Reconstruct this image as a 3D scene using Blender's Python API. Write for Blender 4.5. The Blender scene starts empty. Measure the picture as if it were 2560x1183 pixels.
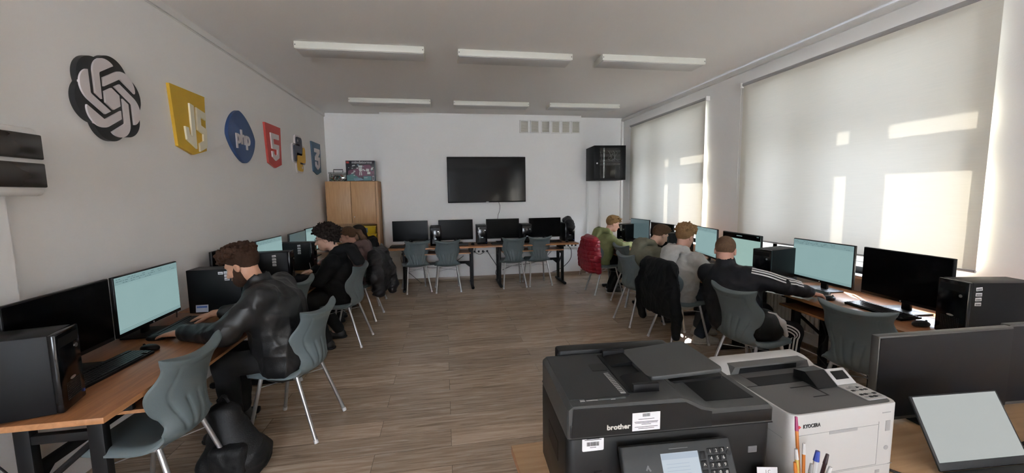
import bpy, bmesh, math, random
import numpy as np
from mathutils import Vector, Matrix, Euler

# ------------------------------------------------------------------ camera, sky, sun, exposure
PI = math.pi
R = math.radians
SC = bpy.context.scene
COL = SC.collection
CAM_H = 1.62
cam_data = bpy.data.cameras.new('camera')
cam_data.sensor_width = 36.0
cam_data.lens = 36.0 * 1013.25 / 2560.0
cam_data.clip_start = 0.02
cam = bpy.data.objects.new('camera', cam_data)
COL.objects.link(cam)
def _cam_matrix(yaw, pit, rol):
    cy, sy, cp, sp = math.cos(yaw), math.sin(yaw), math.cos(pit), math.sin(pit)
    fw = Vector((sy * cp, cy * cp, sp)); rt = Vector((cy, -sy, 0)); up = rt.cross(fw)
    c, s = math.cos(rol), math.sin(rol)
    r2 = c * rt + s * up
    u2 = -s * rt + c * up
    m = Matrix(((r2.x, u2.x, -fw.x, 0), (r2.y, u2.y, -fw.y, 0), (r2.z, u2.z, -fw.z, CAM_H), (0, 0, 0, 1)))
    return m
cam.matrix_world = _cam_matrix(R(9.430), R(-5.967), R(-0.7995))
SC.camera = cam

SC.view_settings.view_transform = 'Standard'
SC.view_settings.look = 'None'
SC.view_settings.gamma = 1.0
SC.view_settings.use_curve_mapping = False
SC.view_settings.exposure = 1.02
SC.cycles.use_denoising = True
SC.cycles.max_bounces = 14
SC.cycles.diffuse_bounces = 9
SC.cycles.glossy_bounces = 4
SC.cycles.transmission_bounces = 8
SC.cycles.transparent_max_bounces = 12
SC.cycles.sample_clamp_indirect = 6.0
SC.cycles.caustics_reflective = False
SC.cycles.caustics_refractive = False

world = bpy.data.worlds.new('sky')
SC.world = world
world.use_nodes = True
_nt = world.node_tree
_bg = _nt.nodes['Background']
_tc = _nt.nodes.new('ShaderNodeTexCoord')
_sep = _nt.nodes.new('ShaderNodeSeparateXYZ')
_rmp = _nt.nodes.new('ShaderNodeValToRGB')
_nt.links.new(_tc.outputs['Generated'], _sep.inputs[0])
_nt.links.new(_sep.outputs['Z'], _rmp.inputs[0])
_rmp.color_ramp.elements[0].position = 0.0
_rmp.color_ramp.elements[0].color = (0.80, 0.87, 0.96, 1)
_rmp.color_ramp.elements[1].position = 0.7
_rmp.color_ramp.elements[1].color = (0.66, 0.77, 0.95, 1)
_nt.links.new(_rmp.outputs[0], _bg.inputs['Color'])
_bg.inputs['Strength'].default_value = 24.0

sun_data = bpy.data.lights.new('sun', 'SUN')
sun_data.energy = 270.0
sun_data.color = (1.0, 0.93, 0.80)
sun_data.angle = R(0.6)
sun = bpy.data.objects.new('sun', sun_data)
COL.objects.link(sun)
sun.rotation_euler = Vector((-1.0, -1.7, -1.0)).to_track_quat('-Z', 'Y').to_euler()

# ------------------------------------------------------------------ materials
def mat(name, col, rough=0.6, metal=0.0, spec=0.5, var=0.0, vscale=8.0, bump=0.0, bscale=60.0, stretch=(1, 1, 1), coat=0.0):
    m = bpy.data.materials.new(name); m.use_nodes = True
    nt = m.node_tree; b = nt.nodes['Principled BSDF']
    b.inputs['Base Color'].default_value = (*col, 1)
    b.inputs['Roughness'].default_value = rough
    b.inputs['Metallic'].default_value = metal
    b.inputs['Specular IOR Level'].default_value = spec
    b.inputs['Coat Weight'].default_value = coat
    tc = nt.nodes.new('ShaderNodeTexCoord'); mp = nt.nodes.new('ShaderNodeMapping')
    mp.inputs['Scale'].default_value = stretch
    nt.links.new(tc.outputs['Object'], mp.inputs[0])
    if var > 0:
        n = nt.nodes.new('ShaderNodeTexNoise'); n.inputs['Scale'].default_value = vscale; n.inputs['Detail'].default_value = 4
        nt.links.new(mp.outputs[0], n.inputs['Vector'])
        mx = nt.nodes.new('ShaderNodeMix'); mx.data_type = 'RGBA'
        mx.inputs['A'].default_value = (*[c * (1 - var) for c in col], 1)
        mx.inputs['B'].default_value = (*[min(1, c * (1 + var)) for c in col], 1)
        nt.links.new(n.outputs['Fac'], mx.inputs['Factor'])
        nt.links.new(mx.outputs['Result'], b.inputs['Base Color'])
    if bump > 0:
        n2 = nt.nodes.new('ShaderNodeTexNoise'); n2.inputs['Scale'].default_value = bscale; n2.inputs['Detail'].default_value = 3
        nt.links.new(mp.outputs[0], n2.inputs['Vector'])
        bp = nt.nodes.new('ShaderNodeBump'); bp.inputs['Strength'].default_value = bump; bp.inputs['Distance'].default_value = 0.01
        nt.links.new(n2.outputs['Fac'], bp.inputs['Height']); nt.links.new(bp.outputs[0], b.inputs['Normal'])
    return m

def emit_mat(name, col, strength, rough=0.25):
    m = mat(name, tuple(c * 0.03 for c in col), rough)
    b = m.node_tree.nodes['Principled BSDF']
    b.inputs['Emission Color'].default_value = (*col, 1)
    b.inputs['Emission Strength'].default_value = strength
    return m

def wood_mat(name, c1, c2, rough=0.35, scale=(1.2, 14, 14), coat=0.0):
    m = bpy.data.materials.new(name); m.use_nodes = True
    nt = m.node_tree; b = nt.nodes['Principled BSDF']; b.inputs['Roughness'].default_value = rough
    b.inputs['Coat Weight'].default_value = coat
    tc = nt.nodes.new('ShaderNodeTexCoord'); mp = nt.nodes.new('ShaderNodeMapping'); mp.inputs['Scale'].default_value = scale
    n = nt.nodes.new('ShaderNodeTexNoise'); n.inputs['Scale'].default_value = 3.0; n.inputs['Detail'].default_value = 8; n.inputs['Distortion'].default_value = 0.6
    r = nt.nodes.new('ShaderNodeValToRGB')
    r.color_ramp.elements[0].color = (*c1, 1); r.color_ramp.elements[0].position = 0.3
    r.color_ramp.elements[1].color = (*c2, 1); r.color_ramp.elements[1].position = 0.7
    nt.links.new(tc.outputs['Object'], mp.inputs[0]); nt.links.new(mp.outputs[0], n.inputs['Vector'])
    nt.links.new(n.outputs['Fac'], r.inputs[0]); nt.links.new(r.outputs[0], b.inputs['Base Color'])
    return m

def floor_mat():
    m = bpy.data.materials.new('oak laminate'); m.use_nodes = True
    nt = m.node_tree; b = nt.nodes['Principled BSDF']
    tc = nt.nodes.new('ShaderNodeTexCoord')
    br = nt.nodes.new('ShaderNodeTexBrick')
    br.offset = 0.37; br.inputs['Scale'].default_value = 1.0
    br.inputs['Brick Width'].default_value = 1.29; br.inputs['Row Height'].default_value = 0.193
    br.inputs['Mortar Size'].default_value = 0.0012; br.inputs['Mortar Smooth'].default_value = 0.2
    br.inputs['Color1'].default_value = (0.0, 0.0, 0.0, 1); br.inputs['Color2'].default_value = (1, 1, 1, 1)
    br.inputs['Mortar'].default_value = (0.5, 0.5, 0.5, 1)
    nt.links.new(tc.outputs['Object'], br.inputs['Vector'])
    # each plank shifts the grain so neighbours differ
    mp = nt.nodes.new('ShaderNodeMapping'); mp.inputs['Scale'].default_value = (1.1, 15, 1)
    add = nt.nodes.new('ShaderNodeVectorMath'); add.operation = 'MULTIPLY_ADD'
    add.inputs[1].default_value = (3.7, 5.1, 0)
    nt.links.new(br.outputs['Color'], add.inputs[0]); nt.links.new(tc.outputs['Object'], add.inputs[2])
    nt.links.new(add.outputs[0], mp.inputs[0])
    n = nt.nodes.new('ShaderNodeTexNoise'); n.inputs['Scale'].default_value = 2.6; n.inputs['Detail'].default_value = 9
    n.inputs['Roughness'].default_value = 0.62; n.inputs['Distortion'].default_value = 0.9
    nt.links.new(mp.outputs[0], n.inputs['Vector'])
    r = nt.nodes.new('ShaderNodeValToRGB'); e = r.color_ramp.elements
    e[0].position = 0.28; e[0].color = (0.27, 0.196, 0.140, 1)
    e[1].position = 0.72; e[1].color = (0.72, 0.60, 0.48, 1)
    e2 = e.new(0.5); e2.color = (0.52, 0.395, 0.290, 1)
    nt.links.new(n.outputs['Fac'], r.inputs[0])
    mx = nt.nodes.new('ShaderNodeMix'); mx.data_type = 'RGBA'; mx.blend_type = 'MULTIPLY'
    mx.inputs['Factor'].default_value = 0.30
    nt.links.new(r.outputs[0], mx.inputs['A']); nt.links.new(br.outputs['Color'], mx.inputs['B'])
    mx2 = nt.nodes.new('ShaderNodeMix'); mx2.data_type = 'RGBA'
    mx2.inputs['B'].default_value = (0.05, 0.035, 0.025, 1)
    nt.links.new(br.outputs['Fac'], mx2.inputs['Factor']); nt.links.new(mx.outputs['Result'], mx2.inputs['A'])
    nt.links.new(mx2.outputs['Result'], b.inputs['Base Color'])
    b.inputs['Roughness'].default_value = 0.24
    b.inputs['Specular IOR Level'].default_value = 0.5
    bp = nt.nodes.new('ShaderNodeBump'); bp.inputs['Strength'].default_value = 0.12; bp.inputs['Distance'].default_value = 0.004
    nt.links.new(n.outputs['Fac'], bp.inputs['Height']); nt.links.new(bp.outputs[0], b.inputs['Normal'])
    return m

def blind_mat():
    m = bpy.data.materials.new('cream roller fabric'); m.use_nodes = True
    nt = m.node_tree; nt.nodes.remove(nt.nodes['Principled BSDF'])
    out = nt.nodes['Material Output']
    tc = nt.nodes.new('ShaderNodeTexCoord'); mp = nt.nodes.new('ShaderNodeMapping'); mp.inputs['Scale'].default_value = (1, 1, 60)
    n = nt.nodes.new('ShaderNodeTexNoise'); n.inputs['Scale'].default_value = 4; n.inputs['Detail'].default_value = 6
    nt.links.new(tc.outputs['Object'], mp.inputs[0]); nt.links.new(mp.outputs[0], n.inputs['Vector'])
    r = nt.nodes.new('ShaderNodeValToRGB')
    r.color_ramp.elements[0].color = (0.74, 0.73, 0.665, 1); r.color_ramp.elements[1].color = (0.83, 0.81, 0.74, 1)
    nt.links.new(n.outputs['Fac'], r.inputs[0])
    d = nt.nodes.new('ShaderNodeBsdfDiffuse'); t = nt.nodes.new('ShaderNodeBsdfTranslucent')
    nt.links.new(r.outputs[0], d.inputs['Color']); nt.links.new(r.outputs[0], t.inputs['Color'])
    mx = nt.nodes.new('ShaderNodeMixShader'); mx.inputs[0].default_value = 0.034
    nt.links.new(d.outputs[0], mx.inputs[1]); nt.links.new(t.outputs[0], mx.inputs[2]); nt.links.new(mx.outputs[0], out.inputs['Surface'])
    return m

def glass_mat(name, tint=(1, 1, 1), refl=0.06, rough=0.02):
    m = bpy.data.materials.new(name); m.use_nodes = True
    nt = m.node_tree; nt.nodes.remove(nt.nodes['Principled BSDF'])
    out = nt.nodes['Material Output']
    a = nt.nodes.new('ShaderNodeBsdfTransparent'); a.inputs[0].default_value = (*tint, 1)
    g = nt.nodes.new('ShaderNodeBsdfGlossy'); g.inputs['Roughness'].default_value = rough
    fr = nt.nodes.new('ShaderNodeFresnel'); fr.inputs[0].default_value = 1.45
    ad = nt.nodes.new('ShaderNodeMath'); ad.operation = 'MULTIPLY_ADD'; ad.inputs[1].default_value = 0.8; ad.inputs[2].default_value = refl - 0.04
    nt.links.new(fr.outputs[0], ad.inputs[0])
    mx = nt.nodes.new('ShaderNodeMixShader'); nt.links.new(ad.outputs[0], mx.inputs[0])
    nt.links.new(a.outputs[0], mx.inputs[1]); nt.links.new(g.outputs[0], mx.inputs[2]); nt.links.new(mx.outputs[0], out.inputs['Surface'])
    return m

M = dict(
    wall=mat('white wall paint', (0.90, 0.90, 0.895), 0.85, var=0.02, vscale=3, bump=0.05, bscale=140),
    ceil=mat('ceiling paint', (0.93, 0.93, 0.93), 0.9, var=0.015, vscale=2),
    trim=mat('white trim paint', (0.82, 0.82, 0.81), 0.4),
    oak=wood_mat('oak baseboard', (0.20, 0.14, 0.095), (0.32, 0.25, 0.18), 0.4),
    floor=floor_mat(), blind=blind_mat(),
    pvc=mat('white window plastic', (0.85, 0.85, 0.85), 0.3),
    glass=glass_mat('window glass'),
    cherry=wood_mat('cherry desk laminate', (0.19, 0.076, 0.030), (0.31, 0.134, 0.055), 0.33),
    cherry_edge=wood_mat('cherry desk edge', (0.33, 0.15, 0.06), (0.45, 0.22, 0.10), 0.4),
    tan=wood_mat('beech desk laminate', (0.44, 0.27, 0.14), (0.56, 0.37, 0.21), 0.35),
    beech=wood_mat('beech cabinet veneer', (0.42, 0.235, 0.105), (0.52, 0.31, 0.15), 0.45, (14, 14, 1.2)),
    steel_black=mat('black powder coated steel', (0.006, 0.006, 0.007), 0.5, spec=0.25),
    plastic_black=mat('black plastic', (0.006, 0.006, 0.007), 0.42, spec=0.25, var=0.1, vscale=40),
    plastic_dark=mat('dark grey plastic', (0.018, 0.019, 0.020), 0.5, spec=0.3, bump=0.04, bscale=300),
    gloss_black=mat('glossy black panel', (0.003, 0.003, 0.004), 0.14, spec=0.3),
    screen_off=mat('switched off screen', (0.0025, 0.0025, 0.003), 0.22, spec=0.09),
    steel=mat('satin steel tube', (0.52, 0.53, 0.54), 0.32, metal=0.85),
    chair=mat('blue grey chair plastic', (0.110, 0.142, 0.150), 0.5, bump=0.10, bscale=420, var=0.05, vscale=20),
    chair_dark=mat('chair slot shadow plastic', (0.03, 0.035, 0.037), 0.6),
    label=mat('white sticker paper', (0.72, 0.72, 0.74), 0.6),
    ink=mat('black ink', (0.02, 0.02, 0.022), 0.6),
    case=mat('black painted case steel', (0.005, 0.005, 0.006), 0.45, spec=0.17, bump=0.03, bscale=500),
    lamp_body=mat('lamp housing white', (0.74, 0.74, 0.68), 0.4),
    lamp_diff=mat('lamp prismatic diffuser', (0.66, 0.66, 0.66), 0.35, bump=0.2, bscale=260),
    vent=mat('vent louvre beige', (0.62, 0.60, 0.54), 0.6),
    cable=mat('black cable', (0.012, 0.012, 0.012), 0.5),
    gloss_tv=mat('television glass', (0.0025, 0.0025, 0.003), 0.08, spec=0.1),
    rack_light=mat('rack unit grey', (0.20, 0.20, 0.21), 0.5),
    led=mat('bright plug', (0.7, 0.7, 0.72), 0.3),
    cable_white=mat('white cable', (0.7, 0.7, 0.7), 0.5),
)
def screen_mat():
    m = emit_mat('lit screen', (0.345, 0.52, 0.52), 0.37)
    nt = m.node_tree; b = nt.nodes['Principled BSDF']
    tc = nt.nodes.new('ShaderNodeTexCoord'); n = nt.nodes.new('ShaderNodeTexNoise'); n.inputs['Scale'].default_value = 5
    r = nt.nodes.new('ShaderNodeValToRGB'); r.color_ramp.elements[0].color = (0.33, 0.505, 0.505, 1); r.color_ramp.elements[1].color = (0.36, 0.54, 0.54, 1)
    nt.links.new(tc.outputs['Object'], n.inputs['Vector']); nt.links.new(n.outputs['Fac'], r.inputs[0]); nt.links.new(r.outputs[0], b.inputs['Emission Color'])
    return m
M['screen'] = screen_mat()
M['screen_bar'] = emit_mat('lit screen toolbar', (0.27, 0.42, 0.43), 0.37)
M['screen_line'] = emit_mat('lit screen text', (0.10, 0.18, 0.19), 0.37)
M['screen_dim'] = emit_mat('dim lit screen', (0.10, 0.15, 0.16), 0.36)

# ------------------------------------------------------------------ mesh helpers
def rotz(a): return Matrix.Rotation(a, 4, 'Z')
class MB:
    def __init__(s): s.bm = bmesh.new()
    def box(s, c, size, rot=None, mi=0, bev=0.0, seg=2):
        bm = bmesh.new(); bmesh.ops.create_cube(bm, size=1.0)
        bmesh.ops.scale(bm, vec=size, verts=bm.verts)
        if bev > 0: bmesh.ops.bevel(bm, geom=bm.edges[:] , offset=min(bev, min(size) * 0.49), segments=seg, profile=0.5, affect='EDGES')
        m = Matrix.Translation(c) @ (rot.to_4x4() if rot is not None else Matrix())
        bmesh.ops.transform(bm, matrix=m, verts=bm.verts)
        return s.join(bm, mi)
    def span(s, lo, hi, mi=0, bev=0.0, seg=2):
        return s.box([(a + b) / 2 for a, b in zip(lo, hi)], [abs(b - a) for a, b in zip(lo, hi)], None, mi, bev, seg)
    def join(s, bm, mi=0):
        for f in bm.faces: f.material_index = mi
        me = bpy.data.meshes.new('t'); bm.to_mesh(me); bm.free(); s.bm.from_mesh(me); bpy.data.meshes.remove(me)
        return s
    def add_mesh(s, me, m=None):
        n = len(s.bm.verts); s.bm.from_mesh(me)
        if m is not None:
            s.bm.verts.ensure_lookup_table(); bmesh.ops.transform(s.bm, matrix=m, verts=s.bm.verts[n:])
        return s
    def raw(s, verts, faces, mi=0):
        vs = [s.bm.verts.new(v) for v in verts]
        for f in faces:
            try:
                fc = s.bm.faces.new([vs[i] for i in f]); fc.material_index = mi
            except ValueError: pass
        return s
    def tube(s, pts, r, n=10, mi=0, smooth=0, r2=None):
        P = [Vector(p) for p in pts]
        if smooth and len(P) > 2: P = catmull(P, smooth)
        N = len(P); rings = []; prev = None
        for i in range(N):
            t = (P[min(i + 1, N - 1)] - P[max(i - 1, 0)]).normalized()
            if prev is None:
                u = t.cross(Vector((0, 0, 1)))
                if u.length < 1e-3: u = t.cross(Vector((1, 0, 0)))
            else: u = prev - t * prev.dot(t)
            u.normalize(); prev = u; w = t.cross(u)
            rr = r if r2 is None else r + (r2 - r) * i / (N - 1)
            rings.append([P[i] + (u * math.cos(2 * PI * k / n) + w * math.sin(2 * PI * k / n)) * rr for k in range(n)])
        return s.loft(rings, mi)
    def loft(s, rings, mi=0, caps=True):
        n = len(rings[0]); V = [v for r in rings for v in r]; F = []
        for i in range(len(rings) - 1):
            for k in range(n):
                a, b = i * n + k, i * n + (k + 1) % n
                F.append((a, b, b + n, a + n))
        if caps: F.append(tuple(range(n))[::-1]); F.append(tuple(range((len(rings) - 1) * n, len(rings) * n)))
        return s.raw(V, F, mi)
    def lathe(s, prof, c=(0, 0, 0), n=20, mi=0, caps=True):
        rings = [[Vector((c[0] + r * math.cos(2 * PI * k / n), c[1] + r * math.sin(2 * PI * k / n), c[2] + z)) for k in range(n)] for r, z in prof]
        return s.loft(rings, mi, caps)
    def prism(s, poly, o, u, v, depth, mi=0, mi_side=None):
        """polygon (a, b) laid out on axes u, v from o and pushed out along u x v"""
        o, u, v = Vector(o), Vector(u), Vector(v); w = u.cross(v).normalized() * depth
        n = len(poly); A = [o + u * a + v * b for a, b in poly]; B = [q + w for q in A]
        vs = [s.bm.verts.new(q) for q in A + B]
        f1 = s.bm.faces.new(vs[n:]); f0 = s.bm.faces.new(vs[:n][::-1]); f1.material_index = mi; f0.material_index = mi
        for k in range(n):
            f = s.bm.faces.new((vs[k], vs[(k + 1) % n], vs[n + (k + 1) % n], vs[n + k])); f.material_index = mi if mi_side is None else mi_side
        f1.normal_update(); f0.normal_update(); bmesh.ops.triangulate(s.bm, faces=[f1, f0])
        return s
    def build(s, name, mats, parent=None, smooth=35, loc=None, rot=None):
        bmesh.ops.recalc_face_normals(s.bm, faces=s.bm.faces)
        me = bpy.data.meshes.new(name); s.bm.to_mesh(me); s.bm.free()
        if not isinstance(mats, (list, tuple)): mats = [mats]
        for m in mats: me.materials.append(m)
        if smooth:
            me.shade_smooth(); me.set_sharp_from_angle(angle=R(smooth))
        return link(name, me, parent, loc, rot)

def link(name, me, parent=None, loc=None, rot=None):
    o = bpy.data.objects.new(name, me); COL.objects.link(o)
    if parent is not None: o.parent = parent
    if loc is not None: o.location = loc
    if rot is not None: o.rotation_euler = rot
    return o
def catmull(P, k):
    out = []; N = len(P)
    for i in range(N - 1):
        p0, p1, p2, p3 = P[max(i - 1, 0)], P[i], P[i + 1], P[min(i + 2, N - 1)]
        for j in range(k):
            t = j / k
            out.append(0.5 * ((2 * p1) + (p2 - p0) * t + (2 * p0 - 5 * p1 + 4 * p2 - p3) * t * t + (3 * p1 - p0 - 3 * p2 + p3) * t ** 3))
    out.append(P[-1]); return out
def tag(o, label=None, cat=None, group=None, kind=None):
    if label: o['label'] = label
    if cat: o['category'] = cat
    if group: o['group'] = group
    if kind: o['kind'] = kind
    return o
def thing(name, label, cat, loc=(0, 0, 0), rz=0.0, group=None):
    o = bpy.data.objects.new(name, None); COL.objects.link(o)
    o.empty_display_size = 0.1; o.location = loc; o.rotation_euler = (0, 0, rz)
    return tag(o, label, cat, group)
def struct(o, label=None): return tag(o, label, None, None, 'structure')
def copy_tree(o, parent=None):
    c = o.copy(); COL.objects.link(c); c.parent = parent
    for ch in list(o.children): copy_tree(ch, c)
    return c
def dup(root, loc, rz, label, group=None):
    c = copy_tree(root); c.location = loc; c.rotation_euler = (0, 0, rz); c['label'] = label
    if group: c['group'] = group
    return c
def place(o, first, loc, rz, label, group=None):
    if first:
        o.location = loc; o.rotation_euler = (0, 0, rz); o['label'] = label
        if group: o['group'] = group
        return o
    return dup(o, loc, rz, label, group)
_dg = None
def text_mesh(txt, size, extrude=0.001, align='CENTER', shear=0.0, offset=0.0):
    cu = bpy.data.curves.new('txt', 'FONT'); cu.body = txt; cu.size = size; cu.extrude = extrude
    cu.align_x = align; cu.align_y = 'CENTER'; cu.resolution_u = 3; cu.shear = shear; cu.offset = offset
    o = bpy.data.objects.new('txt', cu); COL.objects.link(o)
    me = bpy.data.meshes.new_from_object(o.evaluated_get(bpy.context.evaluated_depsgraph_get()))
    bpy.data.objects.remove(o); bpy.data.curves.remove(cu)
    return me
def frame_matrix(o, u, v):
    """matrix whose x axis is u, y axis v, z axis u x v, at o"""
    u, v = Vector(u).normalized(), Vector(v).normalized(); w = u.cross(v)
    return Matrix(((u.x, v.x, w.x, o[0]), (u.y, v.y, w.y, o[1]), (u.z, v.z, w.z, o[2]), (0, 0, 0, 1)))
# ------------------------------------------------------------------ organic shapes: smooth unions meshed by surface nets
def vec(a): return np.asarray(a, float)
def seg(a, b, r1, r2=None, lat=None, ratio=1.0):
    """tapered capsule; with lat it is ratio times wider along that direction"""
    a, b = vec(a), vec(b); r2 = r1 if r2 is None else r2; ba = b - a; L2 = max(float(ba @ ba), 1e-9)
    m = max(r1, r2) * max(1, ratio)
    bb = (np.minimum(a, b) - m, np.maximum(a, b) + m)
    l = None if lat is None else vec(lat) / np.linalg.norm(lat)
    def f(x, y, z):
        px, py, pz = x - a[0], y - a[1], z - a[2]
        t = np.clip((px * ba[0] + py * ba[1] + pz * ba[2]) / L2, 0, 1)
        px, py, pz = px - t * ba[0], py - t * ba[1], pz - t * ba[2]
        if l is not None:
            q = (px * l[0] + py * l[1] + pz * l[2]) * (1 - 1 / ratio)
            px, py, pz = px - q * l[0], py - q * l[1], pz - q * l[2]
        return np.sqrt(px * px + py * py + pz * pz) - (r1 + (r2 - r1) * t)
    return bb, f
def ell(c, r, rot=None):
    c, r = vec(c), vec(r); m = max(r) if rot is not None else r
    Rm = None if rot is None else np.array(rot)[:3, :3]
    def f(x, y, z):
        x, y, z = x - c[0], y - c[1], z - c[2]
        if Rm is not None:
            x, y, z = (Rm[0, 0] * x + Rm[1, 0] * y + Rm[2, 0] * z, Rm[0, 1] * x + Rm[1, 1] * y + Rm[2, 1] * z, Rm[0, 2] * x + Rm[1, 2] * y + Rm[2, 2] * z)
        k0 = np.sqrt((x / r[0]) ** 2 + (y / r[1]) ** 2 + (z / r[2]) ** 2)
        k1 = np.sqrt((x / r[0] ** 2) ** 2 + (y / r[1] ** 2) ** 2 + (z / r[2] ** 2) ** 2) + 1e-9
        return k0 * (k0 - 1) / k1
    return (c - m, c + m), f
def rbx(c, half, rad, rot=None):
    c, hf = vec(c), vec(half) - rad; m = np.linalg.norm(half) if rot is not None else vec(half)
    Rm = None if rot is None else np.array(rot)[:3, :3]
    def f(x, y, z):
        x, y, z = x - c[0], y - c[1], z - c[2]
        if Rm is not None:
            x, y, z = (Rm[0, 0] * x + Rm[1, 0] * y + Rm[2, 0] * z, Rm[0, 1] * x + Rm[1, 1] * y + Rm[2, 1] * z, Rm[0, 2] * x + Rm[1, 2] * y + Rm[2, 2] * z)
        qx, qy, qz = np.abs(x) - hf[0], np.abs(y) - hf[1], np.abs(z) - hf[2]
        o = np.sqrt(np.maximum(qx, 0) ** 2 + np.maximum(qy, 0) ** 2 + np.maximum(qz, 0) ** 2)
        return o + np.minimum(np.maximum(qx, np.maximum(qy, qz)), 0) - rad
    return (c - m, c + m), f
def half(n, d):
    """keeps the side n.p < d"""
    n = vec(n); n = n / np.linalg.norm(n)
    return None, (lambda x, y, z: n[0] * x + n[1] * y + n[2] * z - d)
def chain(pts, rad, **kw): return [(seg(pts[i], pts[i + 1], rad[i], rad[i + 1], **kw), ) for i in range(len(pts) - 1)]

def sdf_mesh(prims, res, noise=None, offset=0.0):
    """prims: (shape, k, op) with op '+', '-' or '&'; returns verts, quads"""
    prims = [(p + (0.02, '+'))[:3] if len(p) == 1 else (p + ('+',))[:3] if len(p) == 2 else p for p in prims]
    bbs = [p[0][0] for p in prims if p[2] == '+']
    lo = np.min([b[0] for b in bbs], 0) - 0.025 - offset; hi = np.max([b[1] for b in bbs], 0) + 0.025 + offset
    n = np.ceil((hi - lo) / res).astype(int) + 1
    ax = [(lo[i] + np.arange(n[i]) * res).astype(np.float32) for i in range(3)]
    D = np.full(n, 0.5, np.float32)
    for (bb, f), k, op in prims:
        if bb is None: sl = (slice(None),) * 3
        else:
            i0 = np.clip(np.floor((bb[0] - k - 3 * res - lo - 0.012) / res).astype(int), 0, n); i1 = np.clip(np.ceil((bb[1] + k + 3 * res - lo + 0.012) / res).astype(int) + 1, 0, n)
            sl = tuple(slice(a, b) for a, b in zip(i0, i1))
        x, y, z = ax[0][sl[0]][:, None, None], ax[1][sl[1]][None, :, None], ax[2][sl[2]][None, None, :]
        d = f(x, y, z).astype(np.float32); A = D[sl]
        if op == '-': d = -d
        if op == '+':
            hh = np.maximum(k - np.abs(A - d), 0) / max(k, 1e-6); D[sl] = np.minimum(A, d) - hh * hh * k * 0.25
        else:
            hh = np.maximum(k - np.abs(A - d), 0) / max(k, 1e-6); D[sl] = np.maximum(A, d) + hh * hh * k * 0.25
    D -= offset
    if noise is not None:
        near = np.abs(D) < 0.05
        ii = np.nonzero(near)
        D[ii] += noise(ax[0][ii[0]], ax[1][ii[1]], ax[2][ii[2]])
    S = D < 0
    c = np.zeros(n - 1, np.int8)
    for a in (0, 1):
        for b in (0, 1):
            for e in (0, 1): c += S[a:n[0] - 1 + a, b:n[1] - 1 + b, e:n[2] - 1 + e]
    act = (c > 0) & (c < 8)
    I = np.array(np.nonzero(act)).T
    idx = np.full(n - 1, -1, np.int64); idx[act] = np.arange(len(I))
    acc = np.zeros((len(I), 3)); cnt = np.zeros(len(I))
    for axis in range(3):
        o1, o2 = [a for a in range(3) if a != axis]
        for a in (0, 1):
            for b in (0, 1):
                p = I.copy(); p[:, o1] += a; p[:, o2] += b; q = p.copy(); q[:, axis] += 1
                d0, d1 = D[p[:, 0], p[:, 1], p[:, 2]], D[q[:, 0], q[:, 1], q[:, 2]]
                m = (d0 < 0) != (d1 < 0); t = np.where(m, d0 / np.where(m, d0 - d1, 1), 0)
                P = (p - I).astype(float); P[:, axis] += t
                acc[m] += P[m]; cnt[m] += 1
    V = lo + (I + acc / np.maximum(cnt, 1)[:, None]) * res
    F = []
    for axis in range(3):
        o1, o2 = [(1, 2), (2, 0), (0, 1)][axis]
        s0 = [slice(0, n[a] - 1) for a in range(3)]; s1 = list(s0); s1[axis] = slice(1, n[axis])
        s0[o1] = s1[o1] = slice(1, n[o1] - 1); s0[o2] = s1[o2] = slice(1, n[o2] - 1)
        A, B = S[tuple(s0)], S[tuple(s1)]
        for inside in (True, False):
            E = np.array(np.nonzero((A == inside) & (B != inside))).T
            if not len(E): continue
            E[:, o1] += 1; E[:, o2] += 1
            def g(da, db):
                q = E.copy(); q[:, o1] -= da; q[:, o2] -= db; return idx[q[:, 0], q[:, 1], q[:, 2]]
            quad = np.stack([g(1, 1), g(0, 1), g(0, 0), g(1, 0)], 1)
            F.append(quad if inside else quad[:, ::-1])
    return V, np.concatenate(F)

def sdf_obj(name, prims, res, m, parent=None, base=(0, 0, 0), noise=None, offset=0.0, color=None):
    V, F = sdf_mesh(prims, res, noise, offset)
    V = V - vec(base)
    me = bpy.data.meshes.new(name)
    me.vertices.add(len(V)); me.vertices.foreach_set('co', V.astype(np.float32).ravel())
    me.loops.add(F.size); me.loops.foreach_set('vertex_index', F.astype(np.int32).ravel())
    me.polygons.add(len(F)); me.polygons.foreach_set('loop_start', np.arange(0, F.size, 4, dtype=np.int32))
    for mm in (m if isinstance(m, (list, tuple)) else [m]): me.materials.append(mm)
    if color is not None:
        fc = V[F].mean(1) + vec(base); me.polygons.foreach_set('material_index', color(fc).astype(np.int32))
    me.update(calc_edges=True); me.validate(); me.shade_smooth()
    return link(name, me, parent)
def folds(amp, freq, seed=0, d=(1, 1, 1)):
    """cloth wrinkles"""
    rs = np.random.RandomState(seed); W = rs.normal(size=(7, 3)) * freq * vec(d); ph = rs.rand(7) * 6.28; wp = rs.normal(size=(2, 3)) * freq * 0.45
    def f(x, y, z):
        w1 = np.sin(wp[0, 0] * x + wp[0, 1] * y + wp[0, 2] * z) * 1.2; w2 = np.sin(wp[1, 0] * x + wp[1, 1] * y + wp[1, 2] * z + 1) * 1.2
        s = 0
        for i in range(7): s = s + (1 - np.abs(np.sin(0.5 * (W[i, 0] * x + W[i, 1] * y + W[i, 2] * z) + ph[i] + w1 * (i % 2) + w2))) ** 2
        return (-(s / 7) * 2 * amp).astype(np.float32)
    return f
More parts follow.
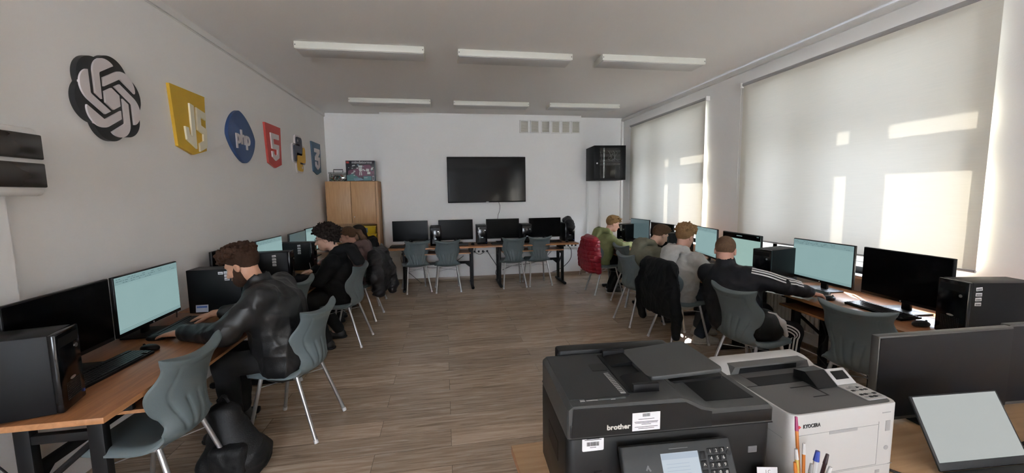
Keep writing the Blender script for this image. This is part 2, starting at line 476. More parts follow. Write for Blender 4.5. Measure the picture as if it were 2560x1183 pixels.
# ------------------------------------------------------------------ the room
XL, XR, YF, YP, YN, HC = -2.062, 3.59, 7.83, 7.66, -7.50, 3.10
WIN_Y = [(5.235, 7.265), (2.30, 4.33), (-6.60, -3.80)]  # last one is added out of view behind the camera for more light
WZ0, WZ1 = 0.88, 2.78
XO = 4.20   # outer face of the window wall
struct(MB().span((XL - 0.3, YN - 0.3, -0.12), (XO, YF + 0.3, 0)).build('floor', M['floor'], smooth=0))
struct(MB().span((XL - 0.3, YN - 0.3, HC), (XO, YF + 0.3, HC + 0.15)).build('ceiling', M['ceil'], smooth=0))
b = MB(); b.span((XL - 0.3, 2.28, 0), (XL, YF + 0.3, HC)); b.span((XL - 0.3, YN - 0.3, 0), (XL + 0.03, 2.28, HC))
struct(b.build('wall_left', M['wall'], smooth=0))
b = MB(); b.span((XL, YF, 0), (XO, YF + 0.3, HC)); b.span((-1.085, YP, 0), (2.655, YF, HC))
struct(b.build('wall_far', M['wall'], smooth=0))
NX0, NX1 = -1.95, 0.10      # unseen window added behind the camera to brighten the room
b = MB(); b.span((XL, YN - 0.3, 0), (XO, YN, WZ0)); b.span((XL, YN - 0.3, WZ1), (XO, YN, HC)); b.span((XL, YN - 0.3, WZ0), (NX0, YN, WZ1)); b.span((NX1, YN - 0.3, WZ0), (XO, YN, WZ1))
struct(b.build('wall_near', M['wall'], smooth=0))
b = MB()
b.span((XR, YN, 0), (XO, YF, WZ0)); b.span((XR, YN, WZ1), (XO, YF, HC))
edges = [YN] + [v for w in sorted(WIN_Y) for v in w] + [YF]
for i in range(0, len(edges), 2): b.span((XR, edges[i], WZ0), (XO, edges[i + 1], WZ1))
struct(b.build('wall_right', M['wall'], smooth=0))

# cornice strips, baseboards, corner pipes
b = MB(); b.span((XL, 2.28, 3.040), (XL + 0.020, YF, 3.10)); b.span((XL, 2.28, 3.030), (XL + 0.006, YF, 3.036))
struct(b.build('trim_1', M['trim']))
b = MB(); b.span((XR - 0.045, YN, 3.025), (XR, YF, 3.085), bev=0.014); struct(b.build('trim_2', M['trim']))
b = MB(); b.span((XR - 0.05, YF - 0.05, 0), (XR, YF, 3.04), bev=0.015); struct(b.build('trim_3', M['trim']))
b = MB(); b.span((-1.10, YP - 0.016, 0), (2.67, YP, 0.075), bev=0.004); b.span((XL, YF - 0.016, 0), (-1.085, YF, 0.075)); b.span((2.655, YF - 0.016, 0), (XR, YF, 0.075))
struct(b.build('baseboard_far', M['oak']))
struct(MB().span((XL, 2.28, 0), (XL + 0.016, YF, 0.075), bev=0.004).build('baseboard_left', M['oak']))
struct(MB().span((XR - 0.016, YN, 0), (XR, YF, 0.075), bev=0.004).build('baseboard_right', M['oak']))

# windows: white plastic frames with two sashes and a transom light over each
def make_window(n, y0, y1):
    t = bpy.data.objects.new('window_%d' % n, None); COL.objects.link(t); t.location = (3.92, y0, WZ0); struct(t)
    w, hh = y1 - y0, WZ1 - WZ0
    m = 3.605 - 2.30; tr = 2.265 - WZ0   # mullion and transom centre lines
    f = MB(); D = 0.07
    for lo, hi in (((0, 0), (w, 0.055)), ((0, hh - 0.055), (w, hh)), ((0, 0), (0.055, hh)), ((w - 0.055, 0), (w, hh)), ((m - 0.04, 0), (m + 0.04, hh)), ((0, tr - 0.04), (w, tr + 0.04))):
        f.span((0, lo[0], lo[1]), (D, hi[0], hi[1]), bev=0.006)
    f.build('window_frame', M['pvc'], t)
    cells = [(0.055, m - 0.04, 0.055, tr - 0.04), (m + 0.04, w - 0.055, 0.055, tr - 0.04), (0.055, m - 0.04, tr + 0.04, hh - 0.055), (m + 0.04, w - 0.055, tr + 0.04, hh - 0.055)]
    for i, (a, c, e, g) in enumerate(cells):
        s = MB(); k = 0.072
        for lo, hi in (((a, e), (c, e + k)), ((a, g - k), (c, g)), ((a, e), (a + k, g)), ((c - k, e), (c, g))):
            s.span((-0.018, lo[0], lo[1]), (0.05, hi[0], hi[1]), bev=0.006)
        so = s.build('sash', M['pvc'], t)
        MB().span((0.018, a + k - 0.005, e + k - 0.005), (0.024, c - k + 0.005, g - k + 0.005)).build('pane', M['glass'], so, smooth=0)
        if i == 1:
            hb = MB(); hb.box((-0.026, a + 0.036, 1.37 - WZ0), (0.016, 0.028, 0.07), bev=0.005)
            hb.tube([(-0.03, a + 0.036, 1.39 - WZ0), (-0.062, a + 0.036, 1.385 - WZ0), (-0.066, a + 0.036, 1.36 - WZ0), (-0.064, a + 0.036, 1.26 - WZ0)], 0.010, 8, smooth=4)
            hb.build('handle', M['pvc'], so)
    b = MB(); b.span((-0.42, -0.03, -0.03), (0.02, w + 0.03, 0.0), bev=0.006); b.build('window_sill', M['trim'], t)
    return t
for n, (y0, y1) in enumerate(WIN_Y): make_window(n + 1, y0, y1)

# roller blinds
def make_blind(y0, y1, label, z0):
    t = thing('roller_blind', label, 'blind', (3.55, y0, 0), 0, 'cream roller blinds')
    w = y1 - y0; ft = 2.86
    f = MB(); nY = 30; nZ = 24
    V = []; F = []
    for j in range(nZ + 1):
        z = z0 + (ft - z0) * j / nZ
        for i in range(nY + 1):
            y = 0.03 + (w - 0.06) * i / nY
            x = 0.004 * math.sin(i * 0.35 + 0.4) * (1 - j / nZ) * 0.5
            V.append((x, y, z))
    for j in range(nZ):
        for i in range(nY):
            a = j * (nY + 1) + i; F.append((a, a + 1, a + nY + 2, a + nY + 1))
    f.raw(V, F); f.build('fabric', M['blind'], t, smooth=60)
    b = MB(); b.tube([(0.005, 0.02, 2.872), (0.005, w - 0.02, 2.872)], 0.020, 14); b.build('roller_tube', M['trim_grey'], t)
    b = MB(); b.tube([(0, 0.03, z0), (0, w - 0.03, z0)], 0.009, 8); b.build('bottom_bar', M['trim_grey'], t)
    for y in (0.0, w):
        b = MB(); b.span((-0.025, y - 0.012, 2.84), (0.035, y + 0.012, 2.90), bev=0.006); b.build('bracket', M['trim'], t)
    b = MB(); b.tube([(-0.02, w - 0.015, 2.85), (-0.022, w - 0.012, 2.2), (-0.018, w - 0.014, 1.5)], 0.0022, 6, smooth=4); b.build('pull_chain', M['trim'], t)
    return t
M['trim_grey'] = mat('grey blind rail', (0.42, 0.42, 0.42), 0.5)
make_blind(5.12, 7.43, 'cream roller blind drawn down over the far window beside the wall rack', 1.10)
make_blind(2.13, 4.47, 'large cream roller blind over the nearer window above the black monitor', 1.05)
b = MB()
for lo, hi in (((NX0, WZ0), (NX1, WZ0 + 0.08)), ((NX0, WZ1 - 0.08), (NX1, WZ1)), ((NX0, WZ0), (NX0 + 0.08, WZ1)), ((NX1 - 0.08, WZ0), (NX1, WZ1)), (((NX0 + NX1) / 2 - 0.06, WZ0), ((NX0 + NX1) / 2 + 0.06, WZ1))):
    b.span((lo[0], YN - 0.20, lo[1]), (hi[0], YN - 0.13, hi[1]), bev=0.006)
wn = struct(b.build('window_4', M['pvc'])); MB().span((NX0, YN - 0.17, WZ0), (NX1, YN - 0.164, WZ1)).build('pane', M['glass'], wn, smooth=0)  # out-of-view window added as a light source

# radiators under the windows
def make_radiator(y0, y1, label):
    t = thing('radiator', label, 'radiator', (3.56, y0, 0), 0, 'radiators under the windows')
    w = y1 - y0; b = MB()
    n = int(w / 0.05)
    for i in range(n): b.span((-0.05, i * w / n, 0.18), (0.0, i * w / n + 0.04, 0.66), bev=0.012)
    b.span((-0.06, 0, 0.60), (0.01, w, 0.66), bev=0.01); b.span((-0.06, 0, 0.16), (0.01, w, 0.22), bev=0.01)
    b.build('fins', M['trim'], t)
    b = MB(); b.tube([(-0.02, 0.1, 0), (-0.02, 0.1, 0.2)], 0.012); b.tube([(-0.02, w - 0.1, 0), (-0.02, w - 0.1, 0.2)], 0.012); b.build('pipe', M['trim'], t)
make_radiator(2.45, 4.2, 'white ribbed radiator under the nearer window behind the desk')
make_radiator(5.4, 7.1, 'white ribbed radiator under the far window behind the desk')

# wall trunking with sockets, the pipe under the rack
def trunk(name, lo, hi, label, sockets, grp=None):
    t = thing(name, label, 'cable trunking', lo)
    d = [b - a for a, b in zip(lo, hi)]
    MB().span((0, 0, 0), d, bev=0.006).build('cover', M['trim'], t)
    for i, x in enumerate(sockets):
        k = MB(); c = (x, -0.004, d[2] / 2); k.box(c, (0.066, 0.012, 0.066), bev=0.004); so = k.build('socket', M['pvc'], t)
        k = MB(); k.box((x, -0.011, d[2] / 2), (0.036, 0.004, 0.036), bev=0.002); k.build('socket_hole', M['plastic_dark'], so)
    return t
trunk('cable_trunking', (2.28, YP - 0.045, 0.545), (3.1, YP, 0.665), 'white socket trunking on the far wall beside the red coat', [0.10, 0.175, 0.25])
trunk('cable_trunking', (-1.08, YP - 0.045, 0.50), (2.27, YP, 0.60), 'long white socket trunking on the far wall under the desks', [0.30, 1.62, 1.70, 1.78, 1.86])
for x, l in ((2.83, 'white vertical pipe on the wall under the left edge of the black rack'), (3.10, 'white vertical pipe on the wall under the middle of the black rack')):
    b = MB(); b.tube([(x, 7.79, 0.0), (x, 7.79, 1.84)], 0.022, 12)
    tag(b.build('heating_pipe', M['trim']), l, 'pipe')
# ------------------------------------------------------------------ school chair: moulded shell on four splayed tube legs (faces +x)
def interp(xs, ys, q):
    return np.interp(q, xs, ys)
def smooth_cols(P, n):
    pts = [Vector(p[:3]) for p in P]; pt2 = [Vector((p[3], p[4], 0)) for p in P]
    a = catmull(pts, n); b = catmull(pt2, n); return [(q.x, q.y, q.z, w.x, w.y) for q, w in zip(a, b)]
#        x      z      half width  curl   thickness
PROF = [(0.228, 0.420, 0.150, 0.000, 0.022), (0.222, 0.446, 0.178, 0.002, 0.032), (0.175, 0.462, 0.205, 0.006, 0.038), (0.06, 0.455, 0.218, 0.010, 0.040),
        (-0.05, 0.447, 0.218, 0.014, 0.040), (-0.125, 0.450, 0.206, 0.026, 0.040), (-0.172, 0.472, 0.172, 0.042, 0.040), (-0.196, 0.520, 0.148, 0.056, 0.040),
        (-0.196, 0.580, 0.154, 0.074, 0.040), (-0.186, 0.640, 0.186, 0.086, 0.040), (-0.188, 0.695, 0.206, 0.080, 0.040), (-0.203, 0.750, 0.192, 0.058, 0.040),
        (-0.219, 0.800, 0.186, 0.044, 0.042), (-0.236, 0.842, 0.205, 0.046, 0.052), (-0.247, 0.874, 0.216, 0.050, 0.054)]
def chair_shell(parent):
    C = smooth_cols(PROF, 6); n = len(C); T = 64
    ts = np.sin(np.linspace(-PI / 2, PI / 2, T + 1)) * 0.55 + np.linspace(-1, 1, T + 1) * 0.45
    k_split = 6 * 6
    mids = [Vector((c[0], 0, c[1])) for c in C]
    front, back = [], []
    for i, c in enumerate(C):
        tg = (mids[min(i + 1, n - 1)] - mids[max(i - 1, 0)]).normalized()
        nn = Vector((-tg.z, 0, tg.x)); nn = -nn if nn.dot(Vector((0.5, 0, 1))) < 0 else nn     # towards the sitter
        u = i / 6.0
        rf, rb = [], []
        for t in ts:
            y = c[2] * t; off = c[3] * (abs(t) ** 2.2)
            droop = 0.016 * max(0, (abs(t) - 0.86) / 0.14) ** 2 if u < 6 else 0
            sag = -0.020 * (1 - t * t) * max(0, min(1, (u - 12.3) / 1.6)) # the top edge dips in the middle
            p = mids[i] + nn * (off - droop) + Vector((0, y, sag))
            th = c[4] * 0.5 * (1 - abs(t) ** 10 * 0.75) * (0.6 if i in (0, n - 1) else 0.92 if i in (1, n - 2) else 1)
            g = 0.0
            if 6.2 < u < 9.4:       # fanned grooves at the foot of the back
                w = (u - 6.2) / 3.2
                for yk in (-1, -0.5, 0, 0.5, 1):
                    yy = yk * (0.075 + 0.055 * w) ; dep = 0.0075 * min(1, (9.4 - u) * 2.5, (u - 6.2) * 2.5)
                    g += dep * math.exp(-((y - yy) / 0.0085) ** 2)
            if 8.0 < u < 12.9:      # line that follows the outline
                yy = 0.70 * c[2]; g += 0.004 * min(1, (12.9 - u) * 3, (u - 8.0) * 3) * math.exp(-((abs(y) - yy) / 0.006) ** 2)
            rf.append(p + nn * th); rb.append(p - nn * (th - g))
        front.append(rf); back.append(rb)
    def part(name, i0, i1, cap0, cap1):
        V = []; F = []; W = T + 1; m = i1 - i0
        for G in (front, back):
            for i in range(i0, i1): V += G[i]
        o = m * W
        for i in range(m - 1):
            for k in range(T):
                a = i * W + k; F.append((a, a + 1, a + W + 1, a + W)); F.append((o + a, o + a + W, o + a + W + 1, o + a + 1))
            for k in (0, T): a = i * W + k; F.append((a, a + W, o + a + W, o + a))
        for i, cp in ((0, cap0), (m - 1, cap1)):
            if cp:
                for k in range(T): a = i * W + k; F.append((a, a + 1, o + a + 1, o + a))
        mb = MB(); mb.raw(V, F); return mb.build(name, M['chair'], parent, smooth=70)
    part('seat', 0, k_split + 1, True, False)
    bk = part('backrest', k_split, n, False, True)
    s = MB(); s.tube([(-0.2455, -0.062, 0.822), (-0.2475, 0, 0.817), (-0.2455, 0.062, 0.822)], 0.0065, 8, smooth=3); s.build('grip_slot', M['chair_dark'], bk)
def make_chair():
    t = thing('school_chair', 'x', 'chair')
    chair_shell(t)
    for sx, top, tip in ((1, (0.13, 0.16, 0.436), (0.225, 0.205, 0.006)), (-1, (-0.105, 0.15, 0.432), (-0.240, 0.205, 0.006))):
        for sy in (1, -1):
            b = MB(); a = (top[0], top[1] * sy, top[2]); c = (tip[0], tip[1] * sy, tip[2])
            b.tube([a, c], 0.0125, 12)
            d = (Vector(c) - Vector(a)).normalized(); b.tube([Vector(c) - d * 0.022, Vector(c) + d * 0.002], 0.0150, 12, mi=1)
            b.build('leg', [M['steel'], M['lamp_diff']], t)
    b = MB()
    for sy in (1, -1): b.tube([(0.13, 0.16 * sy, 0.432), (0.0, 0.157 * sy, 0.427), (-0.105, 0.15 * sy, 0.428)], 0.011, 10)
    for x, y in ((0.13, 0.16), (-0.105, 0.15)): b.tube([(x, -y, 0.430), (x, y, 0.430)], 0.011, 10)
    b.tube([(0.150, 0.166, 0.36), (-0.13, -0.158, 0.36)], 0.003, 6); b.tube([(0.150, -0.166, 0.36), (-0.13, 0.158, 0.354)], 0.003, 6)
    b.build('underframe', M['steel'], t)
    return t
CH = make_chair()
GCH = 'grey school chairs'
W180 = PI
chairs = [  # x, y, facing, label
    (-1.475, 2.235, R(176), 'empty grey school chair nearest the camera at the left desk'),
    (-1.070, 2.95, R(168), 'grey school chair the bearded man in the leather jacket sits on'),
    (-1.50, 3.93, R(172), 'empty grey school chair between the bearded man and the curly haired boy'),
    (-1.130, 4.64, R(173), 'grey school chair under the boy in the black hoodie'),
    (-1.130, 5.55, R(174), 'grey school chair with a dark coat hung over its back at the left desk'),
    (-1.200, 6.32, R(174), 'grey school chair of the dark haired girl by the cabinet'),
    (-0.505, 6.985, R(105), 'leftmost empty grey chair of the four under the television'),
    (0.026, 6.92, R(92.6), 'second empty grey chair from the cabinet under the television'),
    (1.153, 6.987, R(93.6), 'third empty grey chair from the cabinet under the television'),
    (1.616, 7.03, R(94.6), 'empty grey chair nearest the red coat under the television'),
    (2.545, 6.20, R(2), 'grey school chair with the red puffer coat on its back'),
    (2.690, 5.47, R(6), 'empty grey school chair between the red coat and the olive hoodie'),
    (2.375, 4.64, R(3), 'grey school chair of the man in the olive hoodie'),
    (2.475, 3.93, R(3), 'grey school chair with a black jacket hung over its back'),
    (2.395, 2.80, R(8), 'grey school chair of the boy in the track jacket, with a bag on it'),
    (2.760, 2.19, R(17), 'empty grey school chair nearest the front desk at the right'),
]
for i, (x, y, a, l) in enumerate(chairs): place(CH, i == 0, (x, y, 0), a, l, GCH)

# ------------------------------------------------------------------ computer desk (user side -y)
DL, DW, DZ = 1.64, 0.66, 0.745
def make_desk():
    t = thing('computer_desk', 'x', 'desk')
    b = MB(); b.span((-DL / 2, -DW / 2, DZ - 0.026), (DL / 2, DW / 2, DZ), bev=0.002)
    for f in b.bm.faces:
        if abs(f.normal.z) < 0.5: f.material_index = 1
    b.build('tabletop', [M['cherry'], M['cherry_edge']], t)
    b = MB(); b.span((-DL / 2 + 0.27, -DW / 2 + 0.02, 0.622), (DL / 2 - 0.27, 0.10, 0.640))
    for f in b.bm.faces:
        if abs(f.normal.z) < 0.5: f.material_index = 1
    ks = b.build('keyboard_shelf', [M['cherry'], M['cherry_edge']], t)
    for s in (-1, 1):
        x = s * (DL / 2 - 0.245); b = MB()
        b.box((x, -0.01, 0.025), (0.05, 0.60, 0.042), bev=0.012)
        for y in (-0.125, 0.155): b.box((x, y, 0.37), (0.045, 0.065, 0.70), bev=0.008)
        b.box((x, 0, DZ - 0.045), (0.04, 0.52, 0.036), bev=0.005)
        b.box((x, 0.015, 0.558), (0.035, 0.26, 0.042), bev=0.005)
        b.tube([(x, 0.155, 0.30), (x, -0.11, 0.53)], 0.014, 8)
        f = b.build('leg_frame', M['steel_black'], t)
        b = MB()
        for y in (-0.285, 0.265): b.lathe([(0.016, 0), (0.018, 0.008)], (x, y, 0.0), 10)
        b.build('foot_pad', M['plastic_black'], f)
    b = MB(); b.box((0, 0.155, 0.40), (DL - 0.50, 0.03, 0.045), bev=0.004)
    for s in (-1, 1): b.prism([(0, 0), (-0.11 * s, 0), (0, -0.09)][::s], (s * (DL / 2 - 0.265), 0.165, 0.40), (1, 0, 0), (0, 0, 1), 0.02)
    b.build('crossbar', M['steel_black'], t)
    b = MB()
    for s in (-1, 1):
        b = MB(); b.box((s * (DL / 2 - 0.28), -0.10, 0.68), (0.02, 0.30, 0.085)); b.build('shelf_bracket', M['steel_black'], ks)
    return t
DK = make_desk(); GDK = 'cherry computer desks'
desks = [
    (-1.725, 2.62, R(90 + 0.8), 'cherry computer desk nearest the camera along the left wall'),
    (-1.730, 4.28, R(90), 'cherry computer desk of the boy in the black hoodie'),
    (-1.740, 5.94, R(90), 'cherry computer desk of the two girls beside the cabinet'),
    (-0.125, 7.165, 0, 'cherry computer desk at the far wall beside the cabinet'),
    (1.515, 7.165, 0, 'cherry computer desk at the far wall beside the red coat'),
    (3.140, 2.47, R(-90 - 4.5), 'cherry computer desk with keyboard and mouse at the right below the near blind'),
    (3.075, 4.19, R(-90 - 2), 'cherry computer desk between the two windows at the right'),
    (2.985, 6.01, R(-90), 'cherry computer desk of the boy in the green hoodie'),
]
for i, (x, y, a, l) in enumerate(desks): place(DK, i == 0, (x, y, 0), a, l, GDK)

# ------------------------------------------------------------------ monitors (screen faces -y, origin at the foot)
def make_monitor(kind):
    t = thing('monitor', 'x', 'monitor'); W, H, zc = 0.613, 0.362, 0.247
    b = MB(); b.box((0, 0.010, zc), (W, 0.022, H), bev=0.004)
    b.box((0, 0.032, zc - 0.01), (W * 0.62, 0.030, H * 0.62), bev=0.012)
    b.build('housing', M['plastic_black'], t)
    b = MB(); sw, sh = W - 0.014, H - 0.030; z0 = zc + 0.008
    b.box((0, -0.0012, z0), (sw, 0.002, sh))
    if kind == 'lit':
        b.box((0, -0.0024, z0 + sh / 2 - 0.022), (sw, 0.0004, 0.044), mi=1)
        random.seed(4)
        for j, dz in enumerate((0.012, 0.024, 0.036)):
            x = -sw / 2 + 0.012
            while x < sw / 2 - 0.04:
                w = random.uniform(0.006, 0.03)
                if random.random() < (0.6 if j == 1 else 0.3): b.box((x + w / 2, -0.0028, z0 + sh / 2 - dz), (w, 0.0004, 0.003), mi=2)
                x += w + 0.008
        b.box((0, -0.0024, z0 + sh / 2 - 0.052), (sw, 0.0004, 0.0012), mi=1); b.box((0, -0.0024, z0 - sh / 2 + 0.018), (sw, 0.0004, 0.0014), mi=2)
        b.box((0, -0.0024, z0 - sh / 2 + 0.006), (sw, 0.0004, 0.012), mi=1)
        mats = [M['screen'], M['screen_bar'], M['screen_line']]
    elif kind == 'band':
        b.box((0, -0.0024, z0 + sh / 2 - 0.026), (sw, 0.0004, 0.052), mi=1)
        b.box((-0.02, -0.0028, z0 + sh / 2 - 0.022), (0.09, 0.0004, 0.006), mi=2); b.box((sw / 2 - 0.04, -0.0028, z0 + sh / 2 - 0.012), (0.03, 0.0004, 0.005), mi=2)
        mats = [M['screen_mint'], M['screen_off'], M['screen']]
    elif kind == 'dim': mats = [M['screen_dim']]
    else: mats = [M['screen_off']]
    b.build('screen', mats, t, smooth=0)
    b = MB(); b.tube([(0, -0.0015, zc - H / 2 + 0.010), (0, -0.0035, zc - H / 2 + 0.010)], 0.0055, 12); b.build('badge', M['lamp_diff'], t)
    b = MB(); b.box((0, 0.052, 0.13), (0.062, 0.022, 0.25), bev=0.006); b.build('stand_neck', M['plastic_black'], t)
    b = MB(); b.box((0, 0.025, 0.006), (0.24, 0.20, 0.012), bev=0.005); b.build('stand_base', M['plastic_black'], t)
    return t
M['screen_mint'] = emit_mat('lit mint screen', (0.40, 0.60, 0.55), 0.37)
mons = {k: make_monitor(k) for k in ('off', 'lit', 'band', 'dim')}
GM = 'desktop monitors'
used = set()
for kind, x, y, a, l in [
    ('off', -1.885, 2.315, R(93), 'large black switched off monitor behind the nearest tower at the left'),
    ('lit', -1.905, 2.945, R(92.5), 'lit monitor in front of the bearded man'),
    ('off', -1.93, 4.03, R(90), 'black monitor behind the tower at the bearded man, against the left wall'),
    ('lit', -1.908, 4.82, R(88), 'lit monitor between two black towers at the left wall'),
    ('dim', -1.870, 5.58, R(91), 'dim grey monitor behind the tower near the black hoodie'),
    ('lit', -1.930, 6.38, R(90), 'lit monitor in front of the girls at the left wall'),
    ('off', -0.605, 7.36, R(-0.5), 'leftmost black monitor under the television'),
    ('off', 0.195, 7.36, R(1), 'second black monitor from the cabinet under the television'),
    ('off', 1.052, 7.36, R(0.5), 'third black monitor from the cabinet under the television'),
    ('off', 1.850, 7.36, R(1), 'rightmost black monitor on the far desks, beside the tower with the bag'),
    ('off', 3.200, 2.340, R(-95.2), 'black switched off monitor with a keyboard in front below the near blind'),
    ('lit', 3.228, 3.005, R(-93.5), 'lit monitor the boy in the tracksuit reaches towards'),
    ('band', 3.10, 3.825, R(-93.6), 'lit monitor with a dark band along its top in front of the tracksuit boy'),
    ('lit', 3.217, 4.577, R(-102), 'lit monitor in front of the boy in the grey jacket'),
    ('off', 3.085, 5.40, R(-90), 'black monitor behind the head of the man in the olive hoodie'),
    ('dim', 3.241, 6.366, R(-88), 'dark grey monitor in front of the boy in the green hoodie'),
]:
    place(mons[kind], kind not in used, (x, y, DZ), a, l, GM); used.add(kind)

# ------------------------------------------------------------------ computer towers (front faces -y)
def stickers(parent, side, spots, y_front):
    """small white inventory stickers with bar codes; side -1 left, 1 right, 0 front; spots (along, z, tilt)"""
    for u, z, tl in spots:
        w, hgt = 0.034, 0.020; b = MB()
        if side == 0: o, U = (u, y_front - 0.0006, z), (1, 0, 0)
        else: o, U = (side * 0.0888, u, z), (0, side, 0)
        U = Vector(U); V = Vector((0, 0, 1)); ct, st = math.cos(tl), math.sin(tl)
        u2 = U * ct + V * st; v2 = V * ct - U * st; nrm = u2.cross(v2)
        b.prism([(-w / 2, -hgt / 2), (w / 2, -hgt / 2), (w / 2, hgt / 2), (-w / 2, hgt / 2)], o, u2, v2, 0.0008)
        oo = Vector(o) + nrm * 0.0008; random.seed(int(z * 9999))
        x = -w / 2 + 0.004
        while x < w / 2 - 0.004:
            q = random.choice((0.0008, 0.0014, 0.002)); b.prism([(x, -0.007), (x + q, -0.007), (x + q, 0.003), (x, 0.003)], oo, u2, v2, 0.0003, mi=1); x += q + 0.0012
        b.build('sticker', [M['label'], M['ink']], parent, smooth=0)
def make_tower(side, spots, D=0.38, card=None):
    t = thing('computer_tower', 'x', 'computer'); W, H = 0.175, 0.335
    b = MB(); b.span((-W / 2, -D / 2 + 0.012, 0.006), (W / 2, D / 2, H), bev=0.004); b.build('case', M['case'], t)
    b = MB(); b.span((-W / 2 - 0.001, -D / 2 - 0.012, 0.004), (W / 2 + 0.001, -D / 2 + 0.014, H + 0.001), bev=0.008)
    fp = b.build('front_panel', M['gloss_black'], t); yf = -D / 2 - 0.012
    b = MB(); b.span((-0.072, yf - 0.0008, H - 0.062), (0.072, yf + 0.002, H - 0.022)); b.build('drive_bay', M['plastic_black'], fp)
    b = MB(); b.tube([(0, yf + 0.001, 0.125), (0, yf - 0.001, 0.125)], 0.011, 16)
    bmesh.ops.scale(b.bm, vec=(1.9, 1, 0.55), space=Matrix.Translation((0, 0, -0.125)), verts=b.bm.verts); b.build('badge', M['steel'], fp)
    b = MB(); b.tube([(0.05, yf + 0.001, H - 0.085), (0.05, yf - 0.003, H - 0.085)], 0.009, 14); b.build('power_button', M['steel'], fp)
    b = MB()
    for j in range(9):
        for i in range(11): b.box((-0.05 + i * 0.010, yf - 0.0004, 0.045 + j * 0.0085), (0.0062, 0.0012, 0.0052))
    b.build('grille', M['plastic_dark'], fp, smooth=0)
    b = MB(); b.box((0.072, yf - 0.0006, 0.035), (0.012, 0.001, 0.012)); b.build('blue_badge', M['badge_blue'], fp)
    stickers(t, side, spots, yf)
    if card:
        b = MB(); b.box((card[0], card[1], 0.04), (0.0008, 0.085, 0.055), Matrix.Rotation(0.12, 3, 'Y'))
        b.box((card[0] + (0.0008 if card[0] > 0 else -0.0008), card[1], 0.052), (0.0008, 0.07, 0.014), Matrix.Rotation(0.12, 3, 'Y'), mi=1); b.build('service_card', [M['card_paper'], M['card_blue']], t, smooth=0)
    return t
M['badge_blue'] = mat('blue badge', (0.05, 0.10, 0.45), 0.4)
M['card_paper'] = mat('pale blue card', (0.55, 0.62, 0.78), 0.6)
M['card_blue'] = mat('blue print', (0.10, 0.20, 0.60), 0.6)
col4 = lambda u: [(u, 0.300, 0.12), (u, 0.268, 0), (u, 0.240, 0.05), (u, 0.212, 0)]
tow = {
    'plain': make_tower(0, []),
    'l2': make_tower(-1, [(-0.045, 0.306, 0), (-0.085, 0.308, 0), (-0.087, 0.283, 0), (-0.087, 0.258, 0)], card=(-0.092, 0.10)),
    'left4': make_tower(-1, col4(-0.06)),
    'right4': make_tower(1, col4(-0.145), card=(0.095, -0.12)),
    'front4': make_tower(0, [(0.0, 0.312, 0.1), (0.0, 0.286, 0), (0.0, 0.26, 0.04), (0.0, 0.235, 0)]),
    'front1': make_tower(0, [(-0.058, 0.285, 1.4)]),
}
GT = 'black computer towers'; used = set()
for kind, x, y, a, l in [
    ('plain', -1.781, 1.895, R(106), 'black computer tower nearest the camera on the left desk'),
    ('l2', -1.745, 3.462, R(91), 'black tower with four stickers between the bearded man and the lit monitor'),
    ('left4', -1.735, 4.36, R(96), 'black tower with a column of stickers right behind the bearded man'),
    ('left4', -1.770, 5.215, R(88), 'black tower with stickers beside the face of the boy in the black hoodie'),
    ('plain', -0.165, 7.27, 0, 'black tower between the first and second far monitors'),
    ('front1', 0.645, 7.27, 0, 'black tower with one white sticker below the television'),
    ('plain', 1.450, 7.27, 0, 'black tower between the third and fourth far monitors'),
    ('plain', 2.240, 7.25, 0, 'black tower with a bag on top at the end of the far desks'),
    ('right4', 3.150, 1.85, R(-102), 'black tower with four white stickers at the near end of the right desk'),
    ('plain', 3.080, 3.33, R(-76), 'black tower between the tracksuit boy and his lit monitor'),
    ('plain', 3.080, 4.985, R(-88), 'black tower behind the face of the man in the olive hoodie'),
    ('front4', 3.160, 6.62, R(-62), 'black tower with stickers at the boy in the green hoodie'),
]:
    k = kind; place(tow[k], k not in used, (x, y, DZ), a, l, GT); used.add(k)

